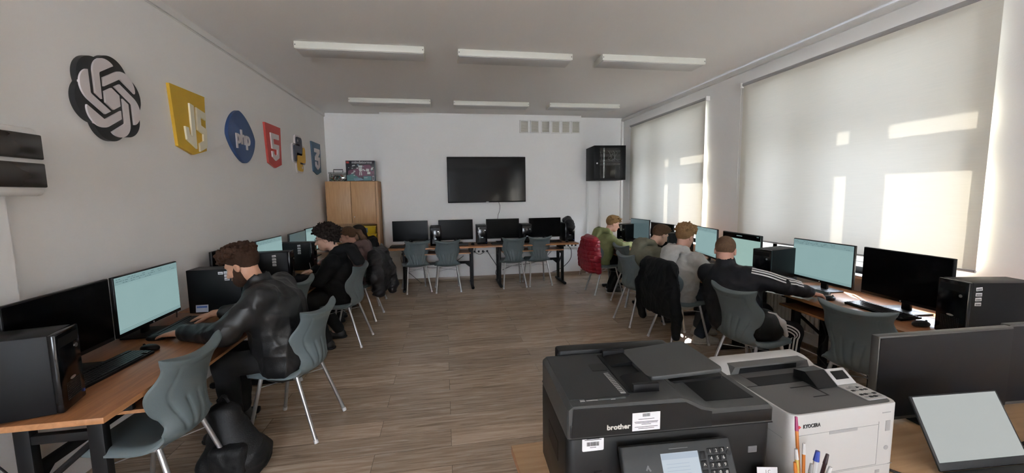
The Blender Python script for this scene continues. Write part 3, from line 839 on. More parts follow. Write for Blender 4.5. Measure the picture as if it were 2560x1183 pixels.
# ------------------------------------------------------------------ keyboards and mice
def make_keyboard():
    t = thing('keyboard', 'x', 'keyboard'); b = MB()
    tilt = Matrix.Rotation(0.06, 3, 'X')
    b.box((0, 0, 0.012), (0.44, 0.148, 0.016), tilt, bev=0.005); b.build('base', M['plastic_black'], t)
    b = MB()
    for r in range(6):
        y = -0.056 + r * 0.0195 + (0.006 if r == 5 else 0)
        x = -0.208
        while x < 0.205:
            w = 0.0175
            if r == 0 and -0.12 < x < -0.03: w = 0.105
            if not (0.088 < x < 0.096 or 0.150 < x < 0.156): b.box((x + w / 2, y, 0.0215 + y * 0.06), (w - 0.0025, 0.0165, 0.006), tilt)
            x += w + 0.0008
    b.build('keys', M['key'], t, smooth=0)
    return t
M['key'] = mat('black key caps', (0.016, 0.016, 0.018), 0.38)
KB = make_keyboard(); GK = 'black keyboards'
for i, (x, y, a, l) in enumerate([
    (-1.735, 2.325, R(88), 'black keyboard next to the nearest tower on the left desk'),
    (-1.790, 3.02, R(93), 'black keyboard under the hands of the bearded man'),
    (-1.700, 4.63, R(90), 'black keyboard in front of the boy in the black hoodie'),
    (-1.720, 5.56, R(90), 'black keyboard in front of the girl in the mauve hoodie'),
    (-0.705, 7.08, R(2), 'leftmost black keyboard on the far desks'),
    (0.18, 7.10, R(-3), 'second black keyboard from the cabinet on the far desks'),
    (1.02, 7.07, R(3), 'third black keyboard from the cabinet on the far desks'),
    (1.86, 7.12, 0, 'rightmost black keyboard on the far desks'),
    (3.065, 2.365, R(-97), 'black keyboard in front of the black monitor on the right desk'),
    (3.080, 3.03, R(-94), 'black keyboard at the outstretched hand of the tracksuit boy'),
    (2.960, 3.72, R(-92), 'black keyboard in front of the tracksuit boy on the middle right desk'),
    (2.960, 4.30, R(-92), 'black keyboard in front of the boy in the grey jacket'),
    (3.000, 6.18, R(-90), 'black keyboard under the arms of the boy in the green hoodie')]):
    place(KB, i == 0, (x, y, DZ), a, l, GK)
def make_mouse():
    t = thing('mouse', 'x', 'mouse')
    p = [(ell((0, 0, 0.012), (0.031, 0.054, 0.024)), 0.004), (half((0, 0, -1), -0.001), 0.003, '&')]
    sdf_obj('shell', p, 0.004, M['plastic_black'], t)
    b = MB(); b.tube([(-0.003, 0.032, 0.033), (0.003, 0.032, 0.033)], 0.006, 10); b.build('wheel', M['plastic_dark'], t)
    return t
MS = make_mouse(); GMS = 'black computer mice'
for i, (x, y, a, l) in enumerate([
    (-1.715, 2.60, R(80), 'black mouse at the end of the nearest keyboard on the left desk'),
    (-1.80, 2.79, R(95), 'black mouse under the left hand of the bearded man'),
    (-0.335, 7.05, R(0), 'black mouse beside the leftmost far keyboard'),
    (0.475, 7.08, R(8), 'black mouse left of the tower with one sticker on the far desk'),
    (2.17, 7.02, R(-5), 'black mouse in front of the tower with the bag on top'),
    (2.985, 2.055, R(-100), 'black mouse at the near end of the right desk'),
    (3.005, 2.705, R(-92), 'black mouse at the fist of the tracksuit boy')]):
    place(MS, i == 0, (x, y, DZ), a, l, GMS)
# ------------------------------------------------------------------ ceiling lamps
def make_lamp():
    t = thing('ceiling_lamp', 'x', 'ceiling lamp'); L, W, H = 1.215, 0.265, 0.065
    b = MB(); b.span((-L / 2, -W / 2, -H), (L / 2, W / 2, 0), bev=0.004); b.build('housing', M['lamp_body'], t)
    b = MB(); b.span((-L / 2 + 0.012, -W / 2 + 0.012, -H - 0.004), (L / 2 - 0.012, W / 2 - 0.012, -H + 0.004), bev=0.002); b.build('diffuser', M['lamp_diff'], t)
    b = MB()
    for x in (-L / 2 + 0.012, L / 2 - 0.012): b.tube([(x, -W / 2 - 0.001, -H * 0.5), (x, -W / 2 + 0.004, -H * 0.5)], 0.005, 8)
    b.build('clip', M['plastic_dark'], t)
    return t
LP = make_lamp()
for i, (x, y, l) in enumerate([
    (-0.757, 4.44, 'unlit white ceiling lamp of the near row closest to the logo wall'), (0.795, 4.46, 'unlit white ceiling lamp in the middle of the near row'),
    (2.330, 4.42, 'unlit white ceiling lamp of the near row closest to the windows'), (-0.765, 6.72, 'unlit white ceiling lamp of the far row closest to the logo wall'),
    (0.807, 6.76, 'unlit white ceiling lamp in the middle of the far row, above the television'), (2.365, 6.75, 'unlit white ceiling lamp of the far row closest to the windows')]):
    place(LP, i == 0, (x, y, HC), 0, l, 'unlit ceiling lamps')

# ------------------------------------------------------------------ vents on the far wall
def make_vent():
    t = thing('vent_grille', 'x', 'vent'); w, h = 0.178, 0.238
    b = MB()
    for lo, hi in (((-w / 2, -h / 2), (w / 2, -h / 2 + 0.022)), ((-w / 2, h / 2 - 0.022), (w / 2, h / 2)), ((-w / 2, -h / 2), (-w / 2 + 0.022, h / 2)), ((w / 2 - 0.022, -h / 2), (w / 2, h / 2))):
        b.span((lo[0], -0.016, lo[1]), (hi[0], 0, hi[1]), bev=0.003)
    b.build('frame', M['trim'], t)
    b = MB(); n = 15
    for k in range(n): b.box((0, -0.006, -h / 2 + 0.028 + k * (h - 0.056) / (n - 1)), (w - 0.04, 0.009, 0.004), Matrix.Rotation(0.6, 3, 'X'))
    b.span((-w / 2 + 0.02, -0.002, -h / 2 + 0.02), (w / 2 - 0.02, 0, h / 2 - 0.02)); b.build('louvre', M['vent'], t, smooth=0)
    return t
V = make_vent(); xs = [1.535, 1.735, 1.945, 2.145, 2.345, 2.540]
lb = ['leftmost vent grille of the row high on the far wall', 'second vent grille from the television side', 'third vent grille from the television side', 'fourth vent grille from the television side',
      'fifth vent grille from the television side', 'rightmost vent grille of the row, closest to the rack']
for i, x in enumerate(xs): place(V, i == 0, (x, YP, 2.882), 0, lb[i], 'white framed vent grilles')

# ------------------------------------------------------------------ television
t = thing('television', 'large black wall mounted television above the far desks', 'television', (0.805, YP - 0.055, 1.893))
b = MB(); b.box((0, 0.0, 0), (1.462, 0.045, 0.842), bev=0.008); b.build('housing', M['plastic_black'], t)
b = MB(); b.box((0, -0.0232, 0.006), (1.440, 0.002, 0.808)); b.build('screen', M['gloss_tv'], t, smooth=0)
b = MB(); b.box((0, 0.036, 0), (0.5, 0.030, 0.4), bev=0.01); b.build('wall_bracket', M['steel_black'], t)
b = MB(); b.box((0, -0.024, -0.411), (0.05, 0.002, 0.006)); b.build('badge', M['steel'], t)
b = MB(); b.tube([(1.02, YP - 0.02, 1.48), (1.045, YP - 0.012, 1.40), (1.035, YP - 0.012, 1.30), (1.00, YP - 0.012, 1.18), (0.98, YP - 0.012, 0.80)], 0.004, 6, smooth=6)
tag(b.build('television_cable', M['cable']), 'thin grey cable hanging down the wall below the television', 'cable')

# ------------------------------------------------------------------ wall rack (front turned a little towards the windows, faces -y)
t = thing('network_rack', 'black wall mounted network rack with glass door', 'network rack', (3.09, 7.52, 1.857), R(-5))
w, d, h = 0.60, 0.55, 0.635
b = MB()
b.span((-w / 2, -d / 2, 0), (w / 2, d / 2, 0.02), bev=0.003); b.span((-w / 2, -d / 2, h - 0.02), (w / 2, d / 2, h), bev=0.003)
for s in (-1, 1): b.span((s * w / 2 - s * 0.012, -d / 2, 0), (s * w / 2, d / 2, h), bev=0.003)
b.span((-w / 2, d / 2 - 0.01, 0), (w / 2, d / 2, h))
for s in (-1, 1): b.span((s * 0.235, -d / 2 + 0.06, 0.02), (s * 0.25, -d / 2 + 0.08, h - 0.02))
b.build('body', M['case'], t)
b = MB()
for lo, hi in (((-w / 2, 0.0), (-w / 2 + 0.11, h)), ((w / 2 - 0.10, 0), (w / 2, h)), ((-w / 2, 0), (w / 2, 0.035)), ((-w / 2, h - 0.045), (w / 2, h))): b.span((lo[0], -d / 2 - 0.022, lo[1]), (hi[0], -d / 2 - 0.002, hi[1]), bev=0.003)
dr = b.build('door', M['case'], t)
M['smoke'] = glass_mat('smoked rack glass', (0.72, 0.73, 0.74), 0.06, 0.03)
MB().span((-w / 2 + 0.105, -d / 2 - 0.014, 0.03), (w / 2 - 0.095, -d / 2 - 0.009, h - 0.04)).build('glass_pane', M['smoke'], dr, smooth=0)
b = MB(); b.tube([(-w / 2 + 0.055, -d / 2 - 0.02, 0.31), (-w / 2 + 0.055, -d / 2 - 0.034, 0.31)], 0.014, 12); b.build('lock', M['steel'], dr)
random.seed(7)
for z, hh in ((0.54, 0.04), (0.47, 0.04), (0.36, 0.044), (0.30, 0.03)):
    b = MB(); b.box((0, -d / 2 + 0.10, z), (0.47, 0.12, hh), bev=0.002)
    for k in range(22): b.box((-0.21 + k * 0.02, -d / 2 + 0.0395, z), (0.012, 0.003, 0.014), mi=1)
    for k in range(7): b.box((random.uniform(-0.2, 0.2), -d / 2 + 0.038, z + random.uniform(-0.01, 0.01)), (0.006, 0.004, 0.006), mi=2)
    b.build('rack_unit', [M['rack_light'], M['ink'], M['led']], t)
for k in range(8):
    x = random.uniform(-0.2, 0.2); b = MB()
    b.tube([(x, -d / 2 + 0.036, 0.54), (x + 0.02, -d / 2 + 0.014, 0.50), (x + random.uniform(-0.1, 0.1), -d / 2 + 0.014, 0.40), (x + random.uniform(-0.1, 0.1), -d / 2 + 0.036, 0.36)], 0.003, 6, smooth=5)
    b.build('patch_cable', M['cable_white'], t)

# ------------------------------------------------------------------ logos on the left wall; u runs along the wall away from the camera
def wall_logo(name, label, cat, y, z): return thing(name, label, cat, (XL, y, z))
def plate(mb, poly, d0, d1, mi=0): mb.prism([(a, c) for a, c in poly], (d0, 0, 0), (0, 1, 0), (0, 0, 1), d1 - d0, mi)
M['paint_black'] = mat('black logo board', (0.012, 0.012, 0.013), 0.5)
M['paint_white'] = mat('white logo board', (0.72, 0.67, 0.68), 0.6)
M['paint_cream'] = mat('cream logo board', (0.80, 0.76, 0.60), 0.6)
M['paint_yellow'] = mat('yellow logo board', (0.58, 0.36, 0.022), 0.55, var=0.06, vscale=6)
M['paint_gold'] = mat('gold logo board', (0.62, 0.36, 0.03), 0.55)
M['paint_red'] = mat('red logo board', (0.46, 0.045, 0.035), 0.55)
M['paint_blue'] = mat('blue logo board', (0.022, 0.060, 0.17), 0.5)
M['paint_teal'] = mat('slate blue logo board', (0.045, 0.10, 0.17), 0.55)
M['paint_navy'] = mat('navy logo board', (0.025, 0.030, 0.055), 0.55)
# six lobed knot
t = wall_logo('knot_logo', 'large black and white six lobed knot logo on the left wall', 'wall logo', 2.985, 2.247)
k = 0.0222; C = [(1.255 * math.cos(a) - 5.95 * math.sin(a), 1.255 * math.sin(a) + 5.95 * math.cos(a)) for a in [i * PI / 3 for i in range(6)]]
out = []
for i in range(180):
    a = 2 * PI * i / 180; dx, dy = math.cos(a), math.sin(a); best = 0
    for cx, cy in C:
        bq = cx * dx + cy * dy; q = bq * bq - (cx * cx + cy * cy - 5.9 ** 2)
        if q > 0: best = max(best, bq + math.sqrt(q))
    out.append((best * dx * k, best * dy * k))
b = MB(); plate(b, out, 0.0, 0.030); b.build('backing', M['paint_black'], t, smooth=30)
pet = [(17.72 - 12, 12.33 - 12), (15.70 - 12, 11.13 - 12), (15.70 - 12, 17.87 - 12), (15.55 - 12, 18.3 - 12), (10.48 - 12, 21.33 - 12)]
arc = [(1.255 + 4.49 * math.cos(a), 5.95 + 4.49 * math.sin(a)) for a in [R(128 - 128 * i / 22) for i in range(1, 23)]]
for i in range(6):
    a = i * PI / 3; b = MB()
    P = [((x * math.cos(a) - y * math.sin(a)) * k, -(x * math.sin(a) + y * math.cos(a)) * k) for x, y in pet + arc]
    if sum(P[j - 1][0] * P[j][1] - P[j][0] * P[j - 1][1] for j in range(len(P))) < 0: P = P[::-1]
    plate(b, P, 0.026, 0.040); b.build('petal', M['paint_white'], t, smooth=30)
b = MB(); plate(b, [(3.0 * k * math.cos(R(30 + 60 * i)), 3.0 * k * math.sin(R(30 + 60 * i))) for i in range(6)], 0.026, 0.040); b.build('hexagon', M['paint_white'], t, smooth=30)
# shields
def shield(name, label, y, glyphs, m_board, m_glyph, W=0.465, H=0.52):
    t = wall_logo(name, label, 'wall logo', y, 1.982)
    b = MB(); plate(b, [(-W / 2 * 0.83, 0.052), (0.0, 0.0), (W / 2 * 0.85, 0.052), (W / 2, H), (-W / 2, H)], 0.0, 0.022); b.build('board', m_board, t, smooth=30)
    for g in glyphs:
        b = MB(); P = [((u - 0.5) * W, v * H) for u, v in g]
        if sum(P[j - 1][0] * P[j][1] - P[j][0] * P[j - 1][1] for j in range(len(P))) < 0: P = P[::-1]
        plate(b, P, 0.020, 0.036); b.build('letter', m_glyph, t, smooth=30)
GJ = [(.46, .80), (.575, .78), (.575, .10), (.30, .22), (.275, .42), (.375, .41), (.39, .31), (.46, .28)]
GS = [(.645, .77), (.93, .72), (.93, .60), (.76, .635), (.76, .50), (.93, .455), (.90, .155), (.665, .065), (.665, .20), (.80, .25), (.81, .365), (.645, .41)]
G5 = [(.25, .80), (.78, .80), (.768, .68), (.40, .68), (.41, .555), (.755, .555), (.72, .25), (.5, .17), (.28, .25), (.268, .38), (.385, .38), (.39, .325), (.5, .28), (.61, .325), (.625, .44), (.29, .44)]
G3 = [(.24, .81), (.79, .81), (.78, .69), (.56, .555), (.755, .555), (.72, .25), (.5, .16), (.27, .25), (.258, .40), (.375, .40), (.385, .325), (.5, .275), (.61, .325), (.625, .44), (.28, .44), (.272, .55), (.52, .69), (.25, .69)]
shield('shield_logo', 'yellow shield logo with cream letters JS on the left wall', 3.815, [GJ, GS], M['paint_yellow'], M['paint_cream'])
shield('shield_logo', 'red shield logo with a white 5 on the left wall', 5.495, [G5], M['paint_red'], M['paint_white'])
shield('shield_logo', 'slate blue shield logo with a white 3 near the far corner', 7.20, [G3], M['paint_teal'], M['paint_white'])
# blue lozenge
t = wall_logo('lozenge_logo', 'dark blue rounded lozenge logo reading php on the left wall', 'wall logo', 4.67, 2.243)
P = []
for i in range(96):
    a = 2 * PI * i / 96; c, s = math.cos(a), math.sin(a); e = 1.55; r = (abs(c) ** e + abs(s) ** e) ** (-1 / e)
    P.append((0.285 * r * c + 0.03 * (-r * s), 0.262 * r * s))
b = MB(); plate(b, P, 0.0, 0.030); b.build('board', M['paint_blue'], t, smooth=30)
me = text_mesh('php', 0.205, 0.006, offset=0.004); me.materials.append(M['paint_white'])
o = link('letters', me, t); o.matrix_local = frame_matrix((0.034, 0.0, -0.01), (0, 1, 0), (0, 0, 1))
# two interlocked snakes
def rounded(poly, r, n=5):
    out = []; N = len(poly)
    for i in range(N):
        p, q, s = Vector(poly[i - 1]), Vector(poly[i]), Vector(poly[(i + 1) % N])
        a = (p - q); c = (s - q); rr = min(r, a.length * 0.49, c.length * 0.49)
        A, B = q + a.normalized() * rr, q + c.normalized() * rr
        for j in range(n + 1):
            t_ = j / n; out.append(tuple(A * (1 - t_) ** 2 + q * 2 * t_ * (1 - t_) + B * t_ * t_))
    return out
S1 = [(.27, .985), (.73, .985), (.73, .53), (.30, .53), (.24, .47), (.24, .27), (.03, .27), (.03, .73), (.52, .73), (.52, .78), (.27, .78)]
S2 = [(1 - a, 1 - c) for a, c in S1]
t = wall_logo('snakes_logo', 'navy and yellow interlocked snakes logo with white outline on the left wall', 'wall logo', 6.385, 2.235)
W = 0.50
def ccw(P): return P if sum(P[j - 1][0] * P[j][1] - P[j][0] * P[j - 1][1] for j in range(len(P))) > 0 else P[::-1]
b = MB()
for lo, hi in (((.22, .22), (.78, 1.04)), ((.22, -.04), (.78, .78)), ((-.03, .22), (1.03, .78))):
    plate(b, ccw(rounded([((x - .5) * W, (z - .5) * W) for x, z in ((lo[0], lo[1]), (hi[0], lo[1]), (hi[0], hi[1]), (lo[0], hi[1]))], 0.07)), 0.0, 0.018)
b.build('outline', M['paint_white'], t, smooth=30)
for nm, S, m in (('upper_snake', S1, M['paint_navy']), ('lower_snake', S2, M['paint_gold'])):
    b = MB(); plate(b, ccw(rounded([((x - .5) * W, (z - .5) * W) for x, z in S], 0.055)), 0.016, 0.028)
    so = b.build(nm, m, t, smooth=30)
    e = (-.13, .375) if S is S1 else (.13, -.375); b = MB()
    b.tube([(0.026, e[0] * W, e[1] * W), (0.031, e[0] * W, e[1] * W)], 0.020, 16); b.build('eye', M['paint_white'], so)

# ------------------------------------------------------------------ distribution board on the left wall near the camera
t = thing('fuse_box', 'white wall fuse box with two smoked brown doors at the left wall', 'fuse box', (XL + 0.0, 1.88, 1.643))
b = MB(); b.span((0.031, 0, 0), (0.125, 0.49, 0.325), bev=0.02, seg=3); b.build('body', M['trim'], t)
M['smoke_brown'] = mat('smoked fuse door', (0.030, 0.024, 0.020), 0.18, var=0.35, vscale=5, stretch=(1, 0.6, 3))
for z0, z1 in ((0.040, 0.157), (0.175, 0.294)):
    b = MB(); b.span((0.110, -0.01, z0), (0.138, 0.487, z1), bev=0.006); b.build('door', M['smoke_brown'], t)
b = MB(); b.span((0.124, 0.18, 0.310), (0.129, 0.24, 0.315)); b.build('latch', M['vent'], t)

# ------------------------------------------------------------------ cabinet in the far left corner with things on it
t = thing('cabinet', 'tall beech cabinet with two doors over an open shelf in the corner', 'cabinet', (-1.56, 7.60, 0))
cw, cd, ch = 0.86, 0.40, 1.88
b = MB()
for s in (-1, 1): b.span((s * cw / 2 - s * 0.04, -cd / 2, 0), (s * cw / 2, cd / 2, ch))
b.span((-cw / 2 + 0.04, -cd / 2, ch - 0.022), (cw / 2 - 0.04, cd / 2, ch)); b.span((-cw / 2 + 0.04, cd / 2 - 0.01, 0), (cw / 2 - 0.04, cd / 2, ch - 0.022))
for z in (0.08, 0.44, 0.80, 1.14): b.span((-cw / 2 + 0.04, -cd / 2 + 0.004, z), (cw / 2 - 0.04, cd / 2 - 0.01, z + 0.022))
b.build('body', M['beech'], t)
for x0, x1 in ((-cw / 2 + 0.002, -0.022), (-0.016, cw / 2 - 0.042)):
    b = MB(); b.span((x0, -cd / 2 - 0.018, 1.155), (x1, -cd / 2, ch - 0.003), bev=0.002); d1 = b.build('door', M['beech'], t)
    if x0 > -0.1:
        b = MB(); b.tube([(x0 + 0.04, -cd / 2 - 0.016, 1.265), (x0 + 0.04, -cd / 2 - 0.026, 1.265)], 0.009, 10); b.build('key_lock', M['steel'], d1)
for x0, x1 in ((-cw / 2 + 0.002, -0.004), (0.004, cw / 2 - 0.002)):
    b = MB(); b.span((x0, -cd / 2 - 0.018, 0.09), (x1, -cd / 2, 0.80), bev=0.002); b.build('lower_door', M['beech'], t)
M['tub_yellow'] = mat('yellow tub plastic', (0.66, 0.44, 0.01), 0.4)
M['tub_print'] = mat('blue grey tub print', (0.16, 0.20, 0.24), 0.5, var=0.5, vscale=40)
def make_tub():
    t = thing('storage_tub', 'x', 'storage box'); b = MB()
    b.loft([[Vector((sx * w, sy * d, z)) for sx, sy in ((-1, -1), (1, -1), (1, 1), (-1, 1))] for w, d, z in ((0.150, 0.12, 0), (0.165, 0.135, 0.118))]); b.build('tub', M['tub_yellow'], t)
    b = MB(); b.span((-0.172, -0.142, 0.116), (0.172, 0.142, 0.138), bev=0.005); b.build('lid', M['tub_yellow'], t)
    b = MB(); b.box((-0.035, -0.1295, 0.06), (0.12, 0.002, 0.085), Matrix.Rotation(0.125, 3, 'X')); b.build('front_label', M['tub_print'], t)
    return t
TB = make_tub()
place(TB, True, (-1.365, 7.58, 0.822), 0, 'lower yellow tub of the stack in the open cabinet shelf', 'yellow tubs in the cabinet')
place(TB, False, (-1.370, 7.57, 0.962), 0.03, 'upper yellow tub of the stack in the open cabinet shelf', 'yellow tubs in the cabinet')
M['book_green'] = mat('dark green folder', (0.035, 0.07, 0.055), 0.6)
for k, (x, c, l) in enumerate(((-1.90, M['book_green'], 'dark green folder at the left of the open cabinet shelf'), (-1.855, M['plastic_dark'], 'dark grey folder beside the green one in the cabinet'), (-1.81, M['label'], 'grey folder right of the dark folders in the cabinet'))):
    b = MB(); b.span((x, 7.46, 0.822), (x + 0.038, 7.72, 1.09 - 0.02 * k), bev=0.004); tag(b.build('folder', c), l, 'folder', 'folders on the cabinet shelf')
# construction set box, printed front
M['box_dark'] = mat('printed box dark', (0.018, 0.015, 0.022), 0.4)
M['box_magenta'] = mat('printed box magenta', (0.10, 0.006, 0.042), 0.4, var=0.5, vscale=20)
M['box_white'] = mat('printed box white', (0.55, 0.55, 0.55), 0.5)
M['box_red'] = mat('printed box red', (0.5, 0.03, 0.02), 0.45)
M['box_teal'] = mat('printed box teal', (0.05, 0.16, 0.17), 0.45, var=0.3, vscale=30)
M['box_steel'] = mat('printed box blue grey', (0.13, 0.22, 0.29), 0.45, var=0.3, vscale=40)
t = thing('toy_set_box', 'dark printed construction set box on top of the beech cabinet', 'toy box', (-1.408, 7.47, 1.88), R(1.5))
bw, bh, bd = 0.475, 0.352, 0.09
b = MB(); b.span((-bw / 2, -bd / 2, 0), (bw / 2, bd / 2, bh), bev=0.002)
for f in b.bm.faces:
    if f.normal.x > 0.9: f.material_index = 1
bo = b.build('box', [M['box_dark'], M['box_steel']], t)
y0 = -bd / 2
def patch(name, m, P, dy=0.0008, parent=None):
    b = MB(); b.prism([(x, z) for x, z in P], (0, y0 - dy + 0.0006, 0), (1, 0, 0), (0, 0, 1), 0.0006)
    b.build(name, m, parent or bo, smooth=0)
patch('print_field', M['box_magenta'], [(-0.21, 0.10), (-0.05, 0.07), (0.22, 0.09), (0.225, 0.20), (0.15, 0.285), (0.02, 0.27), (-0.06, 0.22), (-0.20, 0.185)])
patch('print_base', M['box_teal'], [(-0.23, 0.10), (-0.12, 0.13), (-0.03, 0.06), (-0.03, 0.01), (-0.225, 0.01)], 0.0012)
patch('print_base', M['box_steel'], [(-0.12, 0.05), (0.0, 0.06), (0.05, 0.02), (-0.10, 0.005)], 0.0016)
patch('red_badge', M['box_red'], [(-0.228, 0.305), (-0.182, 0.305), (-0.182, 0.338), (-0.228, 0.338)], 0.0012)
patch('info_panel', M['box_teal'], [(0.045, 0.012), (0.175, 0.012), (0.175, 0.088), (0.045, 0.088)], 0.0016)
patch('info_panel', M['box_white'], [(0.055, 0.055), (0.11, 0.055), (0.11, 0.062), (0.055, 0.062)], 0.0022)
patch('phone_print', M['box_white'], [(0.19, 0.008), (0.222, 0.008), (0.222, 0.088), (0.19, 0.088)], 0.0016)
patch('phone_print', M['box_dark'], [(0.194, 0.018), (0.218, 0.018), (0.218, 0.078), (0.194, 0.078)], 0.0022)
for P in ([(-0.03, 0.235), (0.03, 0.235), (0.035, 0.27), (-0.035, 0.27)], [(-0.02, 0.17), (0.02, 0.17), (0.028, 0.228), (-0.028, 0.228)], [(-0.025, 0.10), (-0.008, 0.10), (-0.004, 0.16), (-0.02, 0.16)], [(0.008, 0.10), (0.025, 0.10), (0.02, 0.16), (0.004, 0.16)],
          [(0.09, 0.17), (0.14, 0.165), (0.145, 0.21), (0.095, 0.215)], [(0.11, 0.12), (0.16, 0.12), (0.16, 0.16), (0.11, 0.16)], [(-0.15, 0.125), (-0.10, 0.14), (-0.11, 0.155), (-0.155, 0.14)], [(-0.14, 0.25), (-0.08, 0.265), (-0.09, 0.28), (-0.13, 0.27)], [(0.17, 0.19), (0.21, 0.20), (0.20, 0.235), (0.175, 0.225)]):
    patch('print_figure', M['box_white'], P, 0.0018)
random.seed(21)
for k in range(26):
    x, z, q = random.uniform(-0.20, 0.20), random.uniform(0.10, 0.28), random.uniform(0.006, 0.016)
    a = random.uniform(0, 3); patch('print_piece', M[random.choice(('box_white', 'box_white', 'box_steel', 'box_dark', 'box_dark', 'box_magenta'))], [(x + q * 1.5 * math.cos(a + i * PI / 2), z + q * math.sin(a + i * PI / 2)) for i in range(4)], 0.0014 + k * 0.00001)
me = text_mesh('mindstorms', 0.066, 0.0006, offset=0.002); me.materials.append(M['box_white'])
o = link('box_title', me, bo); o.matrix_local = frame_matrix((0.028, y0 - 0.0012, 0.322), (1, 0, 0), (0, 0, 1))
o.scale = (1.05, 0.9, 1)
# clear carry box of bricks
M['clear'] = glass_mat('clear storage plastic', (0.86, 0.88, 0.88), 0.08, 0.08)
t = thing('clear_carry_box', 'clear plastic carry box of toy bricks with a black handle on the cabinet', 'storage box', (-1.79, 7.50, 1.88))
b = MB(); b.span((-0.135, -0.09, 0), (0.135, 0.09, 0.13), bev=0.012); b.build('box', M['clear'], t)
b = MB(); b.span((-0.142, -0.096, 0.13), (0.142, 0.096, 0.155), bev=0.008); b.build('lid', M['clear'], t)
b = MB(); b.tube([(-0.075, 0, 0.15), (-0.075, 0, 0.205), (0.075, 0, 0.205), (0.075, 0, 0.15)], 0.007, 8); b.build('handle', M['plastic_black'], t)
BR = [mat('brick ' + n, c, 0.4) for n, c in (('lime', (0.25, 0.36, 0.06)), ('grey', (0.20, 0.21, 0.22)), ('teal', (0.05, 0.20, 0.20)), ('red', (0.35, 0.05, 0.04)), ('dark', (0.03, 0.03, 0.035)), ('white', (0.55, 0.55, 0.55)))]
random.seed(12); b = MB()
for k in range(70):
    b.box((random.uniform(-0.115, 0.115), random.uniform(-0.07, 0.07), random.uniform(0.015, 0.105)), (random.choice((0.016, 0.032, 0.048)), 0.016, 0.012), Euler((random.uniform(-.6, .6), random.uniform(-.6, .6), random.uniform(0, 3))).to_matrix(), mi=random.randrange(6))
tag(b.build('toy_bricks', BR, smooth=0, loc=(-1.79, 7.50, 1.88)), 'mixed toy bricks heaped inside the clear carry box', 'toy bricks', None, 'stuff')
# ------------------------------------------------------------------ people
def skin_mat(n, c): return mat(n, c, 0.5, var=0.08, vscale=18, bump=0.05, bscale=220)
SK = dict(a=skin_mat('skin warm', (0.46, 0.25, 0.165)), b=skin_mat('skin pale', (0.53, 0.33, 0.25)), c=skin_mat('skin rosy', (0.52, 0.29, 0.22)))
M['eye'] = mat('eye white', (0.42, 0.40, 0.38), 0.3); M['iris'] = mat('dark iris', (0.03, 0.02, 0.015), 0.2)
def hair_mat(n, c): return mat(n, c, 0.7, spec=0.15, var=0.45, vscale=60, bump=0.5, bscale=260)
HM = dict(brown=hair_mat('dark brown hair', (0.036, 0.017, 0.010)), black=hair_mat('black brown hair', (0.018, 0.012, 0.010)), blond=hair_mat('dark blond hair', (0.24, 0.145, 0.065)),
          sandy=hair_mat('sandy curly hair', (0.20, 0.115, 0.052)), mid=hair_mat('mid brown hair', (0.075, 0.042, 0.024)), buzz=hair_mat('short brown buzz cut', (0.105, 0.062, 0.036)), lightbrown=hair_mat('light brown hair', (0.10, 0.055, 0.032)))
def cloth(n, c, rough=0.85, var=0.15, bs=500): return mat(n, c, rough, spec=0.2, var=var, vscale=25, bump=0.15, bscale=bs)
CL = dict(leather=mat('black leather', (0.009, 0.009, 0.010), 0.40, spec=0.4, var=0.2, vscale=30, bump=0.12, bscale=180), black=cloth('black jersey', (0.008, 0.008, 0.009)), mauve=cloth('mauve jersey', (0.155, 0.105, 0.10)),
          coal=cloth('dark grey jersey', (0.020, 0.019, 0.020)), green=cloth('moss green jersey', (0.19, 0.21, 0.095)), olive=cloth('olive grey jersey', (0.15, 0.145, 0.105)),
          grey=cloth('pale grey cotton', (0.44, 0.44, 0.425), 0.8), track=cloth('black track fabric', (0.010, 0.010, 0.013), 0.6), jeans=cloth('dark denim', (0.030, 0.036, 0.050)), trousers=cloth('black trousers', (0.011, 0.011, 0.012)),
          white=cloth('white cotton', (0.62, 0.62, 0.62)), red=mat('red quilted nylon', (0.26, 0.008, 0.022), 0.45, var=0.12, vscale=20, bump=0.1, bscale=90), coat=mat('dark brown black nylon', (0.012, 0.010, 0.011), 0.5, spec=0.3, var=0.2, vscale=14, bump=0.12, bscale=60),
          blackjkt=mat('black brushed jacket cloth', (0.009, 0.009, 0.010), 0.8, spec=0.15, var=0.2, vscale=14, bump=0.15, bscale=120), stripe=mat('white stripe tape', (0.70, 0.70, 0.70), 0.7), shoe_white=mat('white sneaker leather', (0.46, 0.44, 0.40), 0.5, var=0.25, vscale=40),
          shoe_black=mat('black sneaker', (0.012, 0.012, 0.012), 0.5), bag=mat('black bag nylon', (0.007, 0.007, 0.008), 0.55, spec=0.3, var=0.2, vscale=20, bump=0.2, bscale=150), glasses=mat('dark glasses frame', (0.02, 0.02, 0.022), 0.3))

